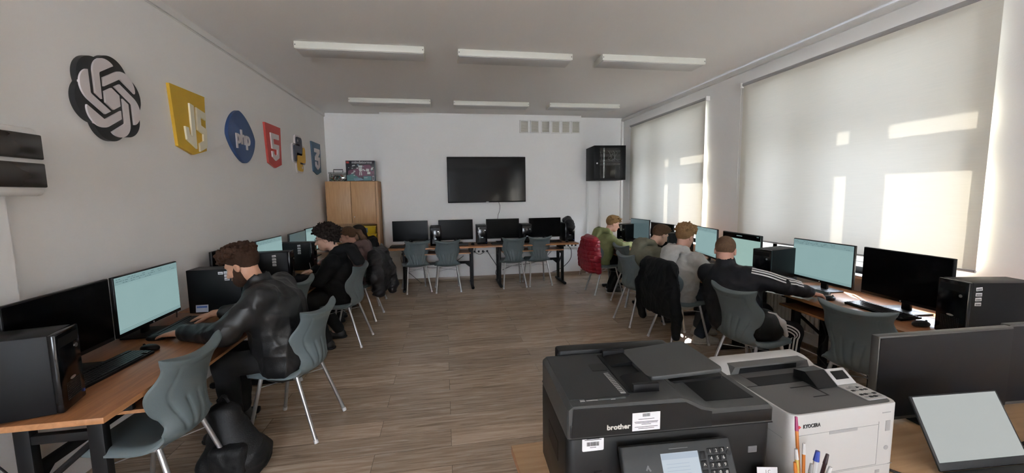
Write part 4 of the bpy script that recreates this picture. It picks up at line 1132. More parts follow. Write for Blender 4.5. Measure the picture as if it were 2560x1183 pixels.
def head_frame(c, yaw, pitch, roll=0.0):
    """x forward, y left, z up"""
    m = Matrix.Rotation(yaw, 4, 'Z') @ Matrix.Rotation(pitch, 4, 'Y') @ Matrix.Rotation(roll, 4, 'X')
    m.translation = Vector(c); return m
def hand_prims(wr, d, up, side, curl=0.35, L=0.185, spread=0.11):
    """palm, five unequal fingers bent at the knuckles; d is along the fingers, up the back of the hand, side +1 puts the thumb on up x d"""
    wr, d, up = vec(wr), vec(d) / np.linalg.norm(d), vec(up); up = up - d * (up @ d); up /= np.linalg.norm(up)
    s = np.cross(up, d) * side
    P = []; k = L / 0.185
    kn = [wr + d * 0.088 * k + s * o * k - up * 0.002 for o in (0.030, 0.010, -0.010, -0.029)]
    for q in kn: P.append((seg(wr + d * 0.012 + (q - wr - d * 0.088 * k) * 0.55, q, 0.0165, 0.0115), 0.012))
    for q, l, o in zip(kn, (0.072, 0.082, 0.076, 0.058), (0.10, 0.03, -0.03, -0.12)):
        dd = d + s * o * spread * 9 * 0.12; dd /= np.linalg.norm(dd); a = q; r = 0.0098
        for j, f in enumerate((0.46, 0.31, 0.23)):
            an = curl * (0.55, 1.15, 1.6)[j]; v = dd * math.cos(an) - up * math.sin(an); b2 = a + v * l * f * k * 1.08
            P.append((seg(a, b2, r, r - 0.0012), 0.004)); a = b2; r -= 0.0012
    a = wr + d * 0.022 + s * 0.018 - up * 0.006
    for l, v, r in ((0.040, d * 0.62 + s * 0.72 - up * 0.25, 0.0135), (0.032, d * 0.88 + s * 0.38 - up * 0.22, 0.0112), (0.026, d * 0.96 + s * 0.12 - up * 0.22, 0.0098)):
        v = v / np.linalg.norm(v); b2 = a + v * l * k; P.append((seg(a, b2, r, r - 0.001), 0.008)); a = b2
    return P
def head_prims(H, s=1.0, fem=0.0):
    T = lambda *p: np.array(H @ Vector([q * s for q in p])); rot = H.to_3x3()
    E = lambda c, r, k, op='+': (ell(T(*c), [q * s for q in r], rot), k, op)
    return [E((-0.012, 0, 0.036), (0.097, 0.076, 0.086), 0.02), E((0.030, 0, -0.030), (0.064, 0.058, 0.082), 0.03), E((0.055, 0, -0.088), (0.030, 0.034 - 0.006 * fem, 0.026), 0.03),
            E((0.010, 0.045, -0.055), (0.04, 0.016, 0.032), 0.025), E((0.010, -0.045, -0.055), (0.04, 0.016, 0.032), 0.025),
            E((0.074, 0, 0.030), (0.020, 0.050, 0.012), 0.018), E((0.060, 0.040, -0.022), (0.025, 0.020, 0.018), 0.02), E((0.060, -0.040, -0.022), (0.025, 0.020, 0.018), 0.02),
            (ell(T(0.101, 0.031, 0.010), [0.020 * s, 0.017 * s, 0.013 * s], rot), 0.012, '-'), (ell(T(0.101, -0.031, 0.010), [0.020 * s, 0.017 * s, 0.013 * s], rot), 0.012, '-'),
            (seg(T(0.088, 0, 0.014), T(0.112, 0, -0.030), 0.0085 * s, 0.0135 * s), 0.010), E((0.100, 0.012, -0.036), (0.011, 0.008, 0.007), 0.006), E((0.100, -0.012, -0.036), (0.011, 0.008, 0.007), 0.006),
            E((0.091, 0, -0.058), (0.012, 0.024, 0.0065), 0.006), E((0.088, 0, -0.069), (0.012, 0.021, 0.0070), 0.006),
            E((-0.006, 0.078, -0.004), (0.020, 0.010, 0.032), 0.008), E((-0.006, -0.078, -0.004), (0.020, 0.010, 0.032), 0.008),
            (ell(T(0.002, 0.090, 0.0), [0.010 * s, 0.008 * s, 0.017 * s], rot), 0.006, '-'), (ell(T(0.002, -0.090, 0.0), [0.010 * s, 0.008 * s, 0.017 * s], rot), 0.006, '-')]
def head_local(c, H, s): return np.array(H @ Vector([q * s for q in c]))

def hair_obj(p, style, m, H, s, base, seed, res):
    rs = np.random.RandomState(seed); rot = H.to_3x3(); T = lambda *q: head_local(q, H, s)
    P = [(ell(T(-0.016, 0, 0.040), [0.105 * s, 0.085 * s, 0.094 * s], rot), 0.015)]
    fwd, lef, up = (np.array(H.to_3x3() @ Vector(v)) for v in ((1, 0, 0), (0, 1, 0), (0, 0, 1)))
    def plane(n_loc, through):
        n = fwd * n_loc[0] + lef * n_loc[1] + up * n_loc[2]; n = n / np.linalg.norm(n); return (half(n, float(n @ T(*through))), 0.012, '&')
    cut = [plane((0.74, 0, -1), (0.088, 0, 0.074))]
    nz = folds(0.004, 220, seed)
    post = []
    if style == 'curly':          # short sides, mop of curls on top
        P += [(ell(T(-0.006, 0, 0.075), [0.104 * s, 0.082 * s, 0.072 * s], rot), 0.02)]
        for _ in range(360):
            v = rs.normal(size=3); v[2] = abs(v[2]) * 1.1 + 0.10; v /= np.linalg.norm(v); k = rs.uniform(0.95, 1.06)
            c = T(-0.004 + v[0] * 0.112 * k, v[1] * 0.090 * k, 0.062 + v[2] * 0.086 * k); a = rs.normal(size=3) * 0.006
            post.append((seg(c - a, c + a, rs.uniform(0.007, 0.012), 0.0065), 0.002))
        for _ in range(46):
            c = T(0.072 + rs.uniform(-0.02, 0.018), rs.uniform(-0.062, 0.062), rs.uniform(0.095, 0.140)); post.append((ell(c, np.array([1, 1, 1]) * rs.uniform(0.008, 0.014)), 0.0025))
    elif style == 'bigcurl':
        P += [(ell(T(-0.012, 0, 0.055), [0.122 * s, 0.100 * s, 0.095 * s], rot), 0.02)]
        for _ in range(620):
            v = rs.normal(size=3); v /= np.linalg.norm(v)
            k = rs.uniform(0.94, 1.10); q = (-0.014 + v[0] * 0.126 * k, v[1] * 0.104 * k, 0.058 + v[2] * 0.102 * k)
            if q[2] < 0.074 + 0.74 * (q[0] - 0.088) + 0.02: continue
            c = T(*q); a = rs.normal(size=3) * 0.012; post.append((seg(c - a, c + a, rs.uniform(0.007, 0.012), 0.006), 0.001))
    elif style == 'messy':
        P += [(ell(T(0.0, 0, 0.068), [0.110 * s, 0.088 * s, 0.078 * s], rot), 0.02)]
        for _ in range(120):
            v = rs.normal(size=3); v[2] = abs(v[2]) + 0.1; v /= np.linalg.norm(v)
            a = T(v[0] * 0.100, v[1] * 0.080, 0.052 + v[2] * 0.078); b2 = a + (fwd * (0.5 + rs.normal() * 0.5) + lef * rs.normal() * 0.7 + up * rs.uniform(-0.1, 0.7)) * 0.030
            post.append((seg(a, b2, 0.011, 0.004), 0.006))
    elif style == 'crop':
        P += [(ell(T(0.012, 0, 0.082), [0.092 * s, 0.076 * s, 0.056 * s], rot), 0.02)]
        for _ in range(110):
            v = rs.normal(size=3); v[2] = abs(v[2]) + 0.2; v /= np.linalg.norm(v)
            a = T(0.012 + v[0] * 0.090, v[1] * 0.074, 0.078 + v[2] * 0.056); b2 = a + fwd * 0.022 + up * 0.008 + lef * rs.normal() * 0.006; post.append((seg(a, b2, 0.009, 0.004), 0.006))
    elif style == 'buzz':
        P = [(ell(T(-0.014, 0, 0.040), [0.101 * s, 0.080 * s, 0.089 * s], rot), 0.015)]; nz = folds(0.0015, 500, seed)
        cut = [plane((0.80, 0, -1), (0.088, 0, 0.078))]
    elif style in ('ponytail', 'long'):
        P = [(ell(T(-0.014, 0, 0.042), [0.106 * s, 0.086 * s, 0.092 * s], rot), 0.015)]; nz = folds(0.003, 160, seed, (1, 1, 0.25))
        if style == 'ponytail':
            a = T(-0.115, 0, 0.045); pts = [a, a + vec((0.045, 0.0, -0.015)), a + vec((0.095, -0.005, -0.10)), a + vec((0.135, -0.015, -0.22)), a + vec((0.165, -0.02, -0.34))]
            for i, (r1, r2) in enumerate(((0.022, 0.030), (0.030, 0.036), (0.036, 0.032), (0.032, 0.010))): post.append((seg(pts[i], pts[i + 1], r1, r2), 0.02))
            for _ in range(16):
                o = rs.normal(size=3) * 0.018; post.append((chain_pts([q + o * (0.3 + 0.35 * i) for i, q in enumerate(pts)], 0.008)[rs.randint(4)], 0.01))
        else:
            cut = [plane((0.60, 0, -1), (0.088, 0, 0.070))]
            for yy in (-0.07, -0.035, 0, 0.035, 0.07):
                a = T(-0.07 + 0.02 * abs(yy) / 0.07, yy, 0.03); pts = [a, a + vec((0.035, yy * 0.1, -0.14)), a + vec((0.06, yy * 0.2, -0.30)), a + vec((0.075, yy * 0.2, -0.42))]
                for i, (r1, r2) in enumerate(((0.045, 0.046), (0.046, 0.038), (0.038, 0.014))): post.append((seg(pts[i], pts[i + 1], r1, r2), 0.03))
    return sdf_obj('hair', P + cut + post, res, m, p, base, noise=nz)
def chain_pts(pts, r): return [seg(pts[i], pts[i + 1], r, r * 0.8) for i in range(len(pts) - 1)]

def person(label, S):
    """S: world joints of a seated figure; builds body, hair, garments, shoes"""
    s = S.get('s', 1.0); base = (S['hip'][0], S['hip'][1], 0.0)
    H = head_frame(S['head'], S['yaw'], S.get('pitch', 0.2), S.get('roll', 0.0)); res = S.get('res', 0.008)
    root = thing('person', label, 'person', base)
    V = {k: vec(v) for k, v in S.items() if isinstance(v, tuple) and len(v) == 3}
    lat = vec(S['lat']) if 'lat' in S else V['shL'] - V['shR']; lat = lat / np.linalg.norm(lat); bw = S.get('bulk', 1.0)
    hip, ch, nk = V['hip'], V['chest'], V['neck']
    # -- one continuous body
    P = head_prims(H, s, S.get('fem', 0))
    P += [(seg(nk - (0, 0, 0.02), head_local((-0.028, 0, -0.045), H, s), 0.056 * s * (0.85 if S.get('fem') else 1), 0.052 * s * (0.85 if S.get('fem') else 1)), 0.03)]
    P += [(seg(hip, ch, 0.105 * bw, 0.105 * bw, lat, 1.32), 0.05), (seg(ch, nk - (0, 0, 0.07), 0.105 * bw, 0.060, lat, 1.4), 0.05), (seg(V['shL'], V['shR'], 0.045), 0.05)]
    for q in 'LR':
        P += [(seg(V['sh' + q], V['el' + q], 0.046, 0.036), 0.02), (seg(V['el' + q], V['wr' + q], 0.038, 0.026), 0.02)]
        hd = vec(S['hand' + q]) - V['wr' + q]
        P += hand_prims(V['wr' + q], hd, S.get('up' + q, (0, 0, 1)), S.get('thumb', 1) * (-1 if q == 'L' else 1), S.get('curl' + q, 0.35), 0.185 * s)
        hl = hip + lat * (0.085 if q == 'L' else -0.085)
        P += [(seg(hl, V['kn' + q], 0.078, 0.052), 0.03), (seg(V['kn' + q], V['an' + q], 0.050, 0.036), 0.02), (seg(V['an' + q], V['an' + q] + vec((math.cos(S['yaw']) * 0.10, math.sin(S['yaw']) * 0.10, -0.04)), 0.034, 0.026), 0.02)]
    body = sdf_obj('body', P, res, S['skin'], root, base)
    for sy in (1, -1):
        e = Matrix.Translation(Vector(head_local((0.0745, 0.031 * sy, 0.009), H, s)) - Vector(base)) @ H.to_3x3().to_4x4()
        b = MB(); b.lathe([(0.0005, -0.0118), (0.007, -0.009), (0.0112, -0.004), (0.0118, 0), (0.0112, 0.004)], (0, 0, 0), 12, 0, False); b.lathe([(0.0112, 0.004), (0.007, 0.0092), (0.0035, 0.0112), (0.0002, 0.0118)], (0, 0, 0), 12, 1, False)
        bmesh.ops.transform(b.bm, matrix=e @ Matrix.Rotation(R(90), 4, 'Y'), verts=b.bm.verts)
        b.build('eye', [M['eye'], M['iris']], body)
        b = MB(); b.tube([head_local((0.089, sy * 0.014, 0.032), H, s), head_local((0.092, sy * 0.030, 0.037), H, s), head_local((0.078, sy * 0.050, 0.031), H, s)], 0.0042, 6, smooth=3, r2=0.003)
        bmesh.ops.translate(b.bm, vec=-Vector(base), verts=b.bm.verts); b.build('eyebrow', S['hairm'], body)
    hair_obj(root, S['hair'], S['hairm'], H, s, base, S.get('seed', 1), S.get('hres', 0.006))
    if S.get('beard'):
        rot = H.to_3x3(); T = lambda *q: head_local(q, H, s)
        B = [(ell(T(0.026, 0, -0.052), [0.069, 0.0625, 0.080], rot), 0.02), (ell(T(0.058, 0, -0.092), [0.034, 0.037, 0.028], rot), 0.03), (ell(T(0.016, 0.062, -0.030), [0.022, 0.013, 0.066], rot), 0.02), (ell(T(0.016, -0.062, -0.030), [0.022, 0.013, 0.066], rot), 0.02)]
        f3 = np.array(rot); n = f3[:, 0] * 0.95 + f3[:, 2]; B += [(half(n, float(n @ T(0.070, 0, -0.046)) / np.linalg.norm(n)), 0.01, '&'), (ell(T(0.098, 0, -0.062), [0.02, 0.024, 0.012], rot), 0.006, '-')]
        sdf_obj('beard', B, 0.006, S['hairm'], root, base, noise=folds(0.002, 300, 3))
    if S.get('glasses'):
        b = MB(); T = lambda *q: Vector(head_local(q, H, s))
        for sy in (1, -1):
            b.tube([T(0.108 - 0.010 * abs(math.cos(a)), sy * (0.032 + 0.023 * math.cos(a)), 0.008 + 0.019 * math.sin(a)) for a in np.linspace(0, 2 * PI, 20)], 0.0018, 6)
            b.tube([T(0.092, sy * 0.056, 0.012), T(0.05, sy * 0.076, 0.014), T(-0.01, sy * 0.082, 0.012)], 0.0016, 6)
        b.tube([T(0.106, 0.010, 0.012), T(0.110, 0, 0.014), T(0.106, -0.010, 0.012)], 0.0016, 6)
        bmesh.ops.translate(b.bm, vec=-Vector(base), verts=b.bm.verts); b.build('glasses', CL['glasses'], root)
    # -- upper garment
    fw = vec((math.cos(S.get('tyaw', S['yaw'])), math.sin(S.get('tyaw', S['yaw'])), 0)); g = S.get('puff', 1.0); hem = vec(S.get('hem', (0, 0, -0.02)))
    ax = (ch - hip) / np.linalg.norm(ch - hip)
    J = [(seg(hip + hem, hip + ax * 0.12, 0.142 * bw * g, 0.138 * bw * g, lat, 1.25), 0.05), (seg(hip + ax * 0.12, ch, 0.138 * bw * g, 0.142 * bw * g, lat, 1.30), 0.06), (seg(ch, nk - (0, 0, 0.06), 0.142 * bw * g, 0.078, lat, 1.45), 0.06),
         (seg(V['shL'], V['shR'], 0.068 * g), 0.06), (seg(nk - (0, 0, 0.06), nk - (0, 0, 0.005), 0.080, 0.068), 0.03)]
    for q in 'LR':
        dsl = V['wr' + q] - V['el' + q]; cuff = V['wr' + q] - dsl * S.get('cuff' + q, 0.05)
        J += [(seg(V['sh' + q], V['el' + q], 0.074 * g, 0.060 * g), 0.04), (seg(V['el' + q], cuff, 0.062 * g, 0.042 * g), 0.03), (seg(cuff - dsl * 0.08, cuff, 0.046 * g, 0.040 * g), 0.01)]
    if S.get('hood'):
        bk = -fw; hd = S['hood']; c0 = nk + bk * 0.035 + vec((0, 0, 0.038)); dn = vec((0, 0, 1))
        pts = [c0 + fw * 0.075 + lat * 0.055 - dn * 0.055, c0 + fw * 0.02 + lat * 0.090 - dn * 0.012, c0 + bk * 0.060 + lat * 0.070 + dn * 0.008, c0 + bk * 0.105 * hd, c0 + bk * 0.060 - lat * 0.070 + dn * 0.008, c0 + fw * 0.02 - lat * 0.090 - dn * 0.012, c0 + fw * 0.075 - lat * 0.055 - dn * 0.055]
        for i in range(6): J.append((seg(pts[i], pts[i + 1], 0.036, 0.036), 0.012))
        for sgn in (-1, 0, 1): J.append((seg(c0 + bk * 0.095 * hd + lat * 0.055 * sgn - dn * 0.02, c0 + bk * (0.165 - 0.02 * abs(sgn)) * hd + lat * 0.045 * sgn - dn * 0.15, 0.050, 0.044), 0.02))
        J.append((ell(c0 + bk * 0.045 + dn * 0.055, (0.070, 0.070, 0.075)), 0.008, '-'))
    if S.get('collar'):
        J.append((seg(nk - (0, 0, 0.03), nk + vec((0, 0, 0.022)) - fw * 0.004, 0.078, 0.074), 0.012)); J.append((seg(nk + vec((0, 0, 0.005)), nk + vec((0, 0, 0.10)), 0.060, 0.07), 0.004, '-'))
    if S.get('flare'): J.append((seg(hip - fw * 0.02, hip - fw * S['flare'][0] + vec((0, 0, -S['flare'][1])) + lat * S['flare'][2], 0.13, 0.075, lat, 1.3), 0.05))
    J.append((half((0, 0, -1), -(hip[2] + hem[2] - S.get('hemcut', 0.085))), 0.012, '&'))
    fo = folds(S.get('fold', 0.010), S.get('ffreq', 26), S.get('seed', 1))
    sdf_obj(S.get('gname', 'hoodie'), J, res + 0.001, S['top'], root, base, noise=fo)
    # -- trousers
    K = [(seg(hip + lat * 0.05 - (0, 0, 0.012), hip - lat * 0.05 - (0, 0, 0.012), 0.104 * bw), 0.05)]
    for q in 'LR':
        hl = hip + lat * (0.085 if q == 'L' else -0.085); an = V['an' + q] + vec((0, 0, 0.02))
        K += [(seg(hl - (0, 0, 0.01), V['kn' + q], 0.084, 0.072), 0.03), (seg(V['kn' + q], an, 0.070, 0.056), 0.025)]
    sdf_obj('trousers', K, 0.011, S['pants'], root, base, noise=folds(0.008, 28, S.get('seed', 1) + 5))
    fy = S.get('fyaw', S['yaw']); fd = vec((math.cos(fy), math.sin(fy), 0))
    for q in 'LR':
        a = V['an' + q]; a0 = vec((a[0], a[1], 0.045)); fl = vec((-fd[1], fd[0], 0))
        Q = [(seg(a0 - fd * 0.035, a0 + fd * 0.09, 0.044, 0.040), 0.02), (seg(a0 + fd * 0.09, a0 + fd * 0.165 - (0, 0, 0.012), 0.040, 0.031, fl, 1.25), 0.02), (seg(a0 - fd * 0.02, a0 - fd * 0.01 + (0, 0, 0.065), 0.044, 0.042), 0.02), (half((0, 0, -1), -0.004), 0.006, '&')]
        sh = sdf_obj('shoe', Q, 0.007, S['shoes'], root, base)
        Q = [(seg(a0 - fd * 0.04 - (0, 0, 0.026), a0 + fd * 0.165 - (0, 0, 0.026), 0.050, 0.040, fl, 1.05), 0.01), (half((0, 0, 1), 0.024), 0.004, '&'), (half((0, 0, -1), -0.001), 0.004, '&')]
        sdf_obj('sole', Q, 0.007, S['sole'], sh, base)
    return root, H

# left side, facing the wall
P1, H1 = person('bearded person in a black leather jacket typing at the left desk', dict(
    head=(-1.325, 2.90, 1.175), yaw=R(176), pitch=0.42, neck=(-1.250, 2.925, 1.055), chest=(-1.165, 2.93, 0.87), hip=(-1.100, 2.93, 0.56), shL=(-1.165, 2.735, 0.985), shR=(-1.18, 3.12, 0.985), lat=(0.03, -1, 0),
    elL=(-1.335, 2.64, 0.805), wrL=(-1.640, 2.750, 0.795), handL=(-1.80, 2.80, 0.775), elR=(-1.40, 3.17, 0.805), wrR=(-1.640, 3.125, 0.805), handR=(-1.80, 3.11, 0.775), cuffR=0.32, cuffL=0.16, curlL=0.30, curlR=0.42,
    knL=(-1.44, 2.82, 0.535), anL=(-1.43, 2.84, 0.09), knR=(-1.46, 3.05, 0.535), anR=(-1.50, 3.10, 0.09), skin=SK['a'], hair='curly', hairm=HM['brown'], beard=1, seed=3, res=0.006, hres=0.005, top=CL['leather'], gname='jacket', collar=1, puff=1.12, bulk=1.08,
    pants=CL['trousers'], shoes=CL['shoe_black'], sole=CL['shoe_black'], fold=0.014, ffreq=22, hem=(0.0, 0, -0.03), flare=(-0.16, 0.10, 0.02), hemcut=0.13))
b = MB(); b.tube([(-1.06, 2.765, 0.535), (-1.00, 2.80, 0.545), (-0.968, 2.90, 0.548), (-0.975, 3.02, 0.548), (-1.03, 3.10, 0.535)], 0.014, 8, smooth=4)
bmesh.ops.translate(b.bm, vec=-Vector(P1.location), verts=b.bm.verts); b.build('shirt_hem', CL['white'], P1)
b = MB(); b.tube([(-1.560, 3.140, 0.805), (-1.580, 3.136, 0.805)], 0.040, 14); bmesh.ops.translate(b.bm, vec=-Vector(P1.location), verts=b.bm.verts); b.build('shirt_cuff', CL['white'], P1)
person('person in a black hoodie with big black curls and glasses at the left desk', dict(
    head=(-1.262, 4.60, 1.165), yaw=R(184), pitch=0.20, neck=(-1.150, 4.60, 1.030), chest=(-1.165, 4.61, 0.84), hip=(-1.160, 4.62, 0.55), shL=(-1.175, 4.42, 0.93), shR=(-1.195, 4.79, 0.93), lat=(0.03, -1, 0),
    elL=(-1.29, 4.35, 0.765), wrL=(-1.475, 4.33, 0.800), handL=(-1.60, 4.36, 0.785), elR=(-1.33, 4.86, 0.78), wrR=(-1.460, 4.80, 0.805), handR=(-1.60, 4.74, 0.785), knL=(-1.44, 4.47, 0.535), anL=(-1.28, 4.46, 0.09), knR=(-1.46, 4.74, 0.535), anR=(-1.24, 4.80, 0.09),
    skin=SK['b'], hair='bigcurl', hairm=HM['black'], glasses=1, seed=5, top=CL['black'], hood=1.15, pants=CL['trousers'], shoes=CL['shoe_black'], sole=CL['shoe_black'], res=0.007, curlL=0.6, curlR=0.6))
person('person in a mauve hoodie with a light brown ponytail at the left desk', dict(
    head=(-1.240, 5.50, 1.105), yaw=R(183), pitch=0.25, s=0.96, fem=1, neck=(-1.135, 5.50, 0.975), chest=(-1.130, 5.51, 0.80), hip=(-1.115, 5.53, 0.545), shL=(-1.155, 5.345, 0.875), shR=(-1.170, 5.665, 0.875), lat=(0.03, -1, 0),
    elL=(-1.26, 5.28, 0.77), wrL=(-1.500, 5.30, 0.81), handL=(-1.63, 5.33, 0.785), elR=(-1.32, 5.72, 0.78), wrR=(-1.520, 5.62, 0.82), handR=(-1.64, 5.58, 0.79), knL=(-1.44, 5.42, 0.53), anL=(-1.40, 5.42, 0.09), knR=(-1.45, 5.63, 0.53), anR=(-1.42, 5.63, 0.09),
    skin=SK['c'], hair='ponytail', hairm=HM['lightbrown'], seed=8, top=CL['mauve'], hood=0.85, pants=CL['trousers'], shoes=CL['shoe_black'], sole=CL['shoe_black'], bulk=0.92, curlL=0.5, curlR=0.5))
person('person with long dark hair in dark clothes next to the cabinet', dict(
    head=(-1.262, 6.24, 1.075), yaw=R(184), pitch=0.22, s=0.96, fem=1, neck=(-1.165, 6.24, 0.945), chest=(-1.160, 6.25, 0.79), hip=(-1.150, 6.28, 0.545), shL=(-1.14, 6.09, 0.855), shR=(-1.15, 6.41, 0.855), lat=(0.03, -1, 0),
    elL=(-1.30, 6.04, 0.77), wrL=(-1.52, 6.06, 0.80), handL=(-1.65, 6.08, 0.785), elR=(-1.34, 6.46, 0.78), wrR=(-1.54, 6.40, 0.81), handR=(-1.66, 6.38, 0.785), knL=(-1.45, 6.18, 0.53), anL=(-1.42, 6.18, 0.09), knR=(-1.46, 6.38, 0.53), anR=(-1.42, 6.38, 0.09),
    skin=SK['b'], hair='long', hairm=HM['black'], seed=9, top=CL['coal'], hood=0.8, pants=CL['trousers'], shoes=CL['shoe_black'], sole=CL['shoe_black'], bulk=0.9))
# right side, facing the windows
person('person in a moss green hoodie with messy blond hair beside the red coat', dict(
    head=(2.690, 6.20, 1.115), yaw=R(-6), pitch=0.28, neck=(2.585, 6.20, 0.985), chest=(2.53, 6.20, 0.80), hip=(2.525, 6.20, 0.55), shL=(2.58, 6.38, 0.885), shR=(2.58, 6.03, 0.885), lat=(0, 1, 0),
    elR=(2.715, 5.94, 0.785), wrR=(2.945, 6.00, 0.795), handR=(3.06, 6.03, 0.785), elL=(2.74, 6.44, 0.79), wrL=(2.90, 6.32, 0.805), handL=(3.03, 6.28, 0.785), knR=(2.90, 6.10, 0.535), anR=(2.640, 6.10, 0.09), knL=(2.90, 6.30, 0.535), anL=(2.72, 6.32, 0.09),
    skin=SK['c'], hair='messy', hairm=HM['blond'], seed=11, top=CL['green'], hood=1.15, pants=CL['trousers'], shoes=CL['shoe_black'], sole=CL['shoe_white'], thumb=1))
person('person in an olive grey hoodie with short brown hair leaning over the right desk', dict(
    head=(2.672, 4.70, 1.080), yaw=R(8), pitch=0.45, neck=(2.520, 4.68, 0.975), chest=(2.435, 4.66, 0.80), hip=(2.400, 4.65, 0.55), shL=(2.52, 4.88, 0.885), shR=(2.54, 4.48, 0.875), lat=(0, 1, 0),
    elR=(2.690, 4.43, 0.765), wrR=(2.90, 4.50, 0.80), handR=(3.02, 4.55, 0.785), elL=(2.70, 4.94, 0.79), wrL=(2.90, 4.84, 0.80), handL=(3.02, 4.80, 0.785), knR=(2.83, 4.55, 0.535), anR=(2.72, 4.55, 0.09), knL=(2.84, 4.77, 0.535), anL=(2.78, 4.80, 0.09),
    skin=SK['b'], hair='crop', hairm=HM['mid'], seed=13, top=CL['olive'], hood=1.2, pants=CL['trousers'], shoes=CL['shoe_black'], sole=CL['shoe_black'], bulk=1.05, res=0.007))
person('person in a pale grey hooded jacket with sandy curly hair at the right desk', dict(
    head=(2.540, 3.96, 1.135), yaw=R(22), pitch=0.25, neck=(2.480, 3.95, 0.985), chest=(2.475, 3.94, 0.80), hip=(2.490, 3.93, 0.55), shL=(2.47, 4.13, 0.895), shR=(2.55, 3.765, 0.905), lat=(-0.15, 1, 0),
    elR=(2.690, 3.705, 0.765), wrR=(2.89, 3.82, 0.80), handR=(3.00, 3.88, 0.785), elL=(2.66, 4.22, 0.79), wrL=(2.88, 4.16, 0.80), handL=(3.00, 4.13, 0.785), knR=(2.90, 3.80, 0.53), anR=(2.66, 3.82, 0.09), knL=(2.92, 4.05, 0.53), anL=(2.82, 4.08, 0.09),
    skin=SK['c'], hair='curly', hairm=HM['sandy'], seed=17, top=CL['grey'], gname='jacket', hood=1.25, pants=CL['jeans'], shoes=CL['shoe_white'], sole=CL['shoe_white'], puff=1.05, fold=0.013, res=0.006, hres=0.005, fyaw=R(-15), hem=(0, 0, -0.05), hemcut=0.12))
P8, H8 = person('person in a black track jacket with white sleeve stripes seen from behind', dict(
    head=(2.390, 3.125, 1.105), yaw=R(42), pitch=0.22, neck=(2.385, 3.110, 0.985), chest=(2.405, 3.07, 0.80), hip=(2.415, 3.015, 0.55), shL=(2.335, 3.275, 0.885), shR=(2.445, 2.925, 0.915), lat=(-0.30, 0.95, 0),
    elR=(2.640, 2.765, 0.868), wrR=(2.835, 2.725, 0.812), handR=(2.945, 2.715, 0.79), curlR=0.9, elL=(2.62, 3.43, 0.79), wrL=(2.86, 3.42, 0.80), handL=(2.98, 3.42, 0.785), knR=(2.770, 2.790, 0.475), anR=(2.690, 2.740, 0.09), knL=(2.82, 3.16, 0.53), anL=(2.78, 3.12, 0.09),
    skin=SK['c'], hair='buzz', hairm=HM['buzz'], seed=19, top=CL['track'], gname='track_jacket', collar=1, pants=CL['track'], shoes=CL['shoe_black'], sole=CL['shoe_white'], bulk=1.12, puff=1.05, res=0.006, hres=0.005, tyaw=R(30), hem=(0, 0, -0.02), fyaw=R(-20), hemcut=0.10))
# the white tape on sleeve and trouser leg lies on the cloth
def tape(name, pts, w, parent, n_hint, lift, off=0.0):
    pts = catmull([Vector(q) for q in pts], 5); V = []; F = []
    for i, q in enumerate(pts):
        t = (pts[min(i + 1, len(pts) - 1)] - pts[max(i - 1, 0)]).normalized(); nn = Vector(n_hint); nn = (nn - t * nn.dot(t)).normalized(); sd = t.cross(nn)
        lf = lift[0] + (lift[1] - lift[0]) * i / (len(pts) - 1); an = off / lf
        n2 = nn * math.cos(an) + sd * math.sin(an); s2 = t.cross(n2)
        for a, bq in ((-1, 0), (1, 0), (1, 1), (-1, 1)): V.append(q + s2 * w / 2 * a + n2 * (lf + 0.003 * bq) - Vector(parent.location))
    for i in range(len(pts) - 1):
        for k in range(4): F.append((i * 4 + k, i * 4 + (k + 1) % 4, i * 4 + 4 + (k + 1) % 4, i * 4 + 4 + k))
    mb = MB(); mb.raw(V, F); mb.build(name, CL['stripe'], parent, smooth=50)
for off in (-0.022, 0.0, 0.022):
    tape('sleeve_stripe', [(2.455, 2.905, 0.925), (2.55, 2.830, 0.905), (2.640, 2.762, 0.870), (2.70, 2.748, 0.852), (2.745, 2.742, 0.840)], 0.011, P8, (-0.50, -0.50, 0.75), (0.082, 0.064), off)
    tape('trouser_stripe', [(2.56, 2.885, 0.530), (2.66, 2.837, 0.512), (2.735, 2.805, 0.492), (2.775, 2.790, 0.455), (2.765, 2.785, 0.39), (2.72, 2.76, 0.20)], 0.011, P8, (-0.55, -0.80, 0.30), (0.096, 0.086), off)
b = MB(); b.tube([(2.485, 2.90, 0.68), (2.495, 2.885, 0.60), (2.50, 2.88, 0.52)], 0.035, 8, smooth=4); bmesh.ops.translate(b.bm, vec=-Vector(P8.location), verts=b.bm.verts); b.build('shirt_hem', CL['white'], P8)
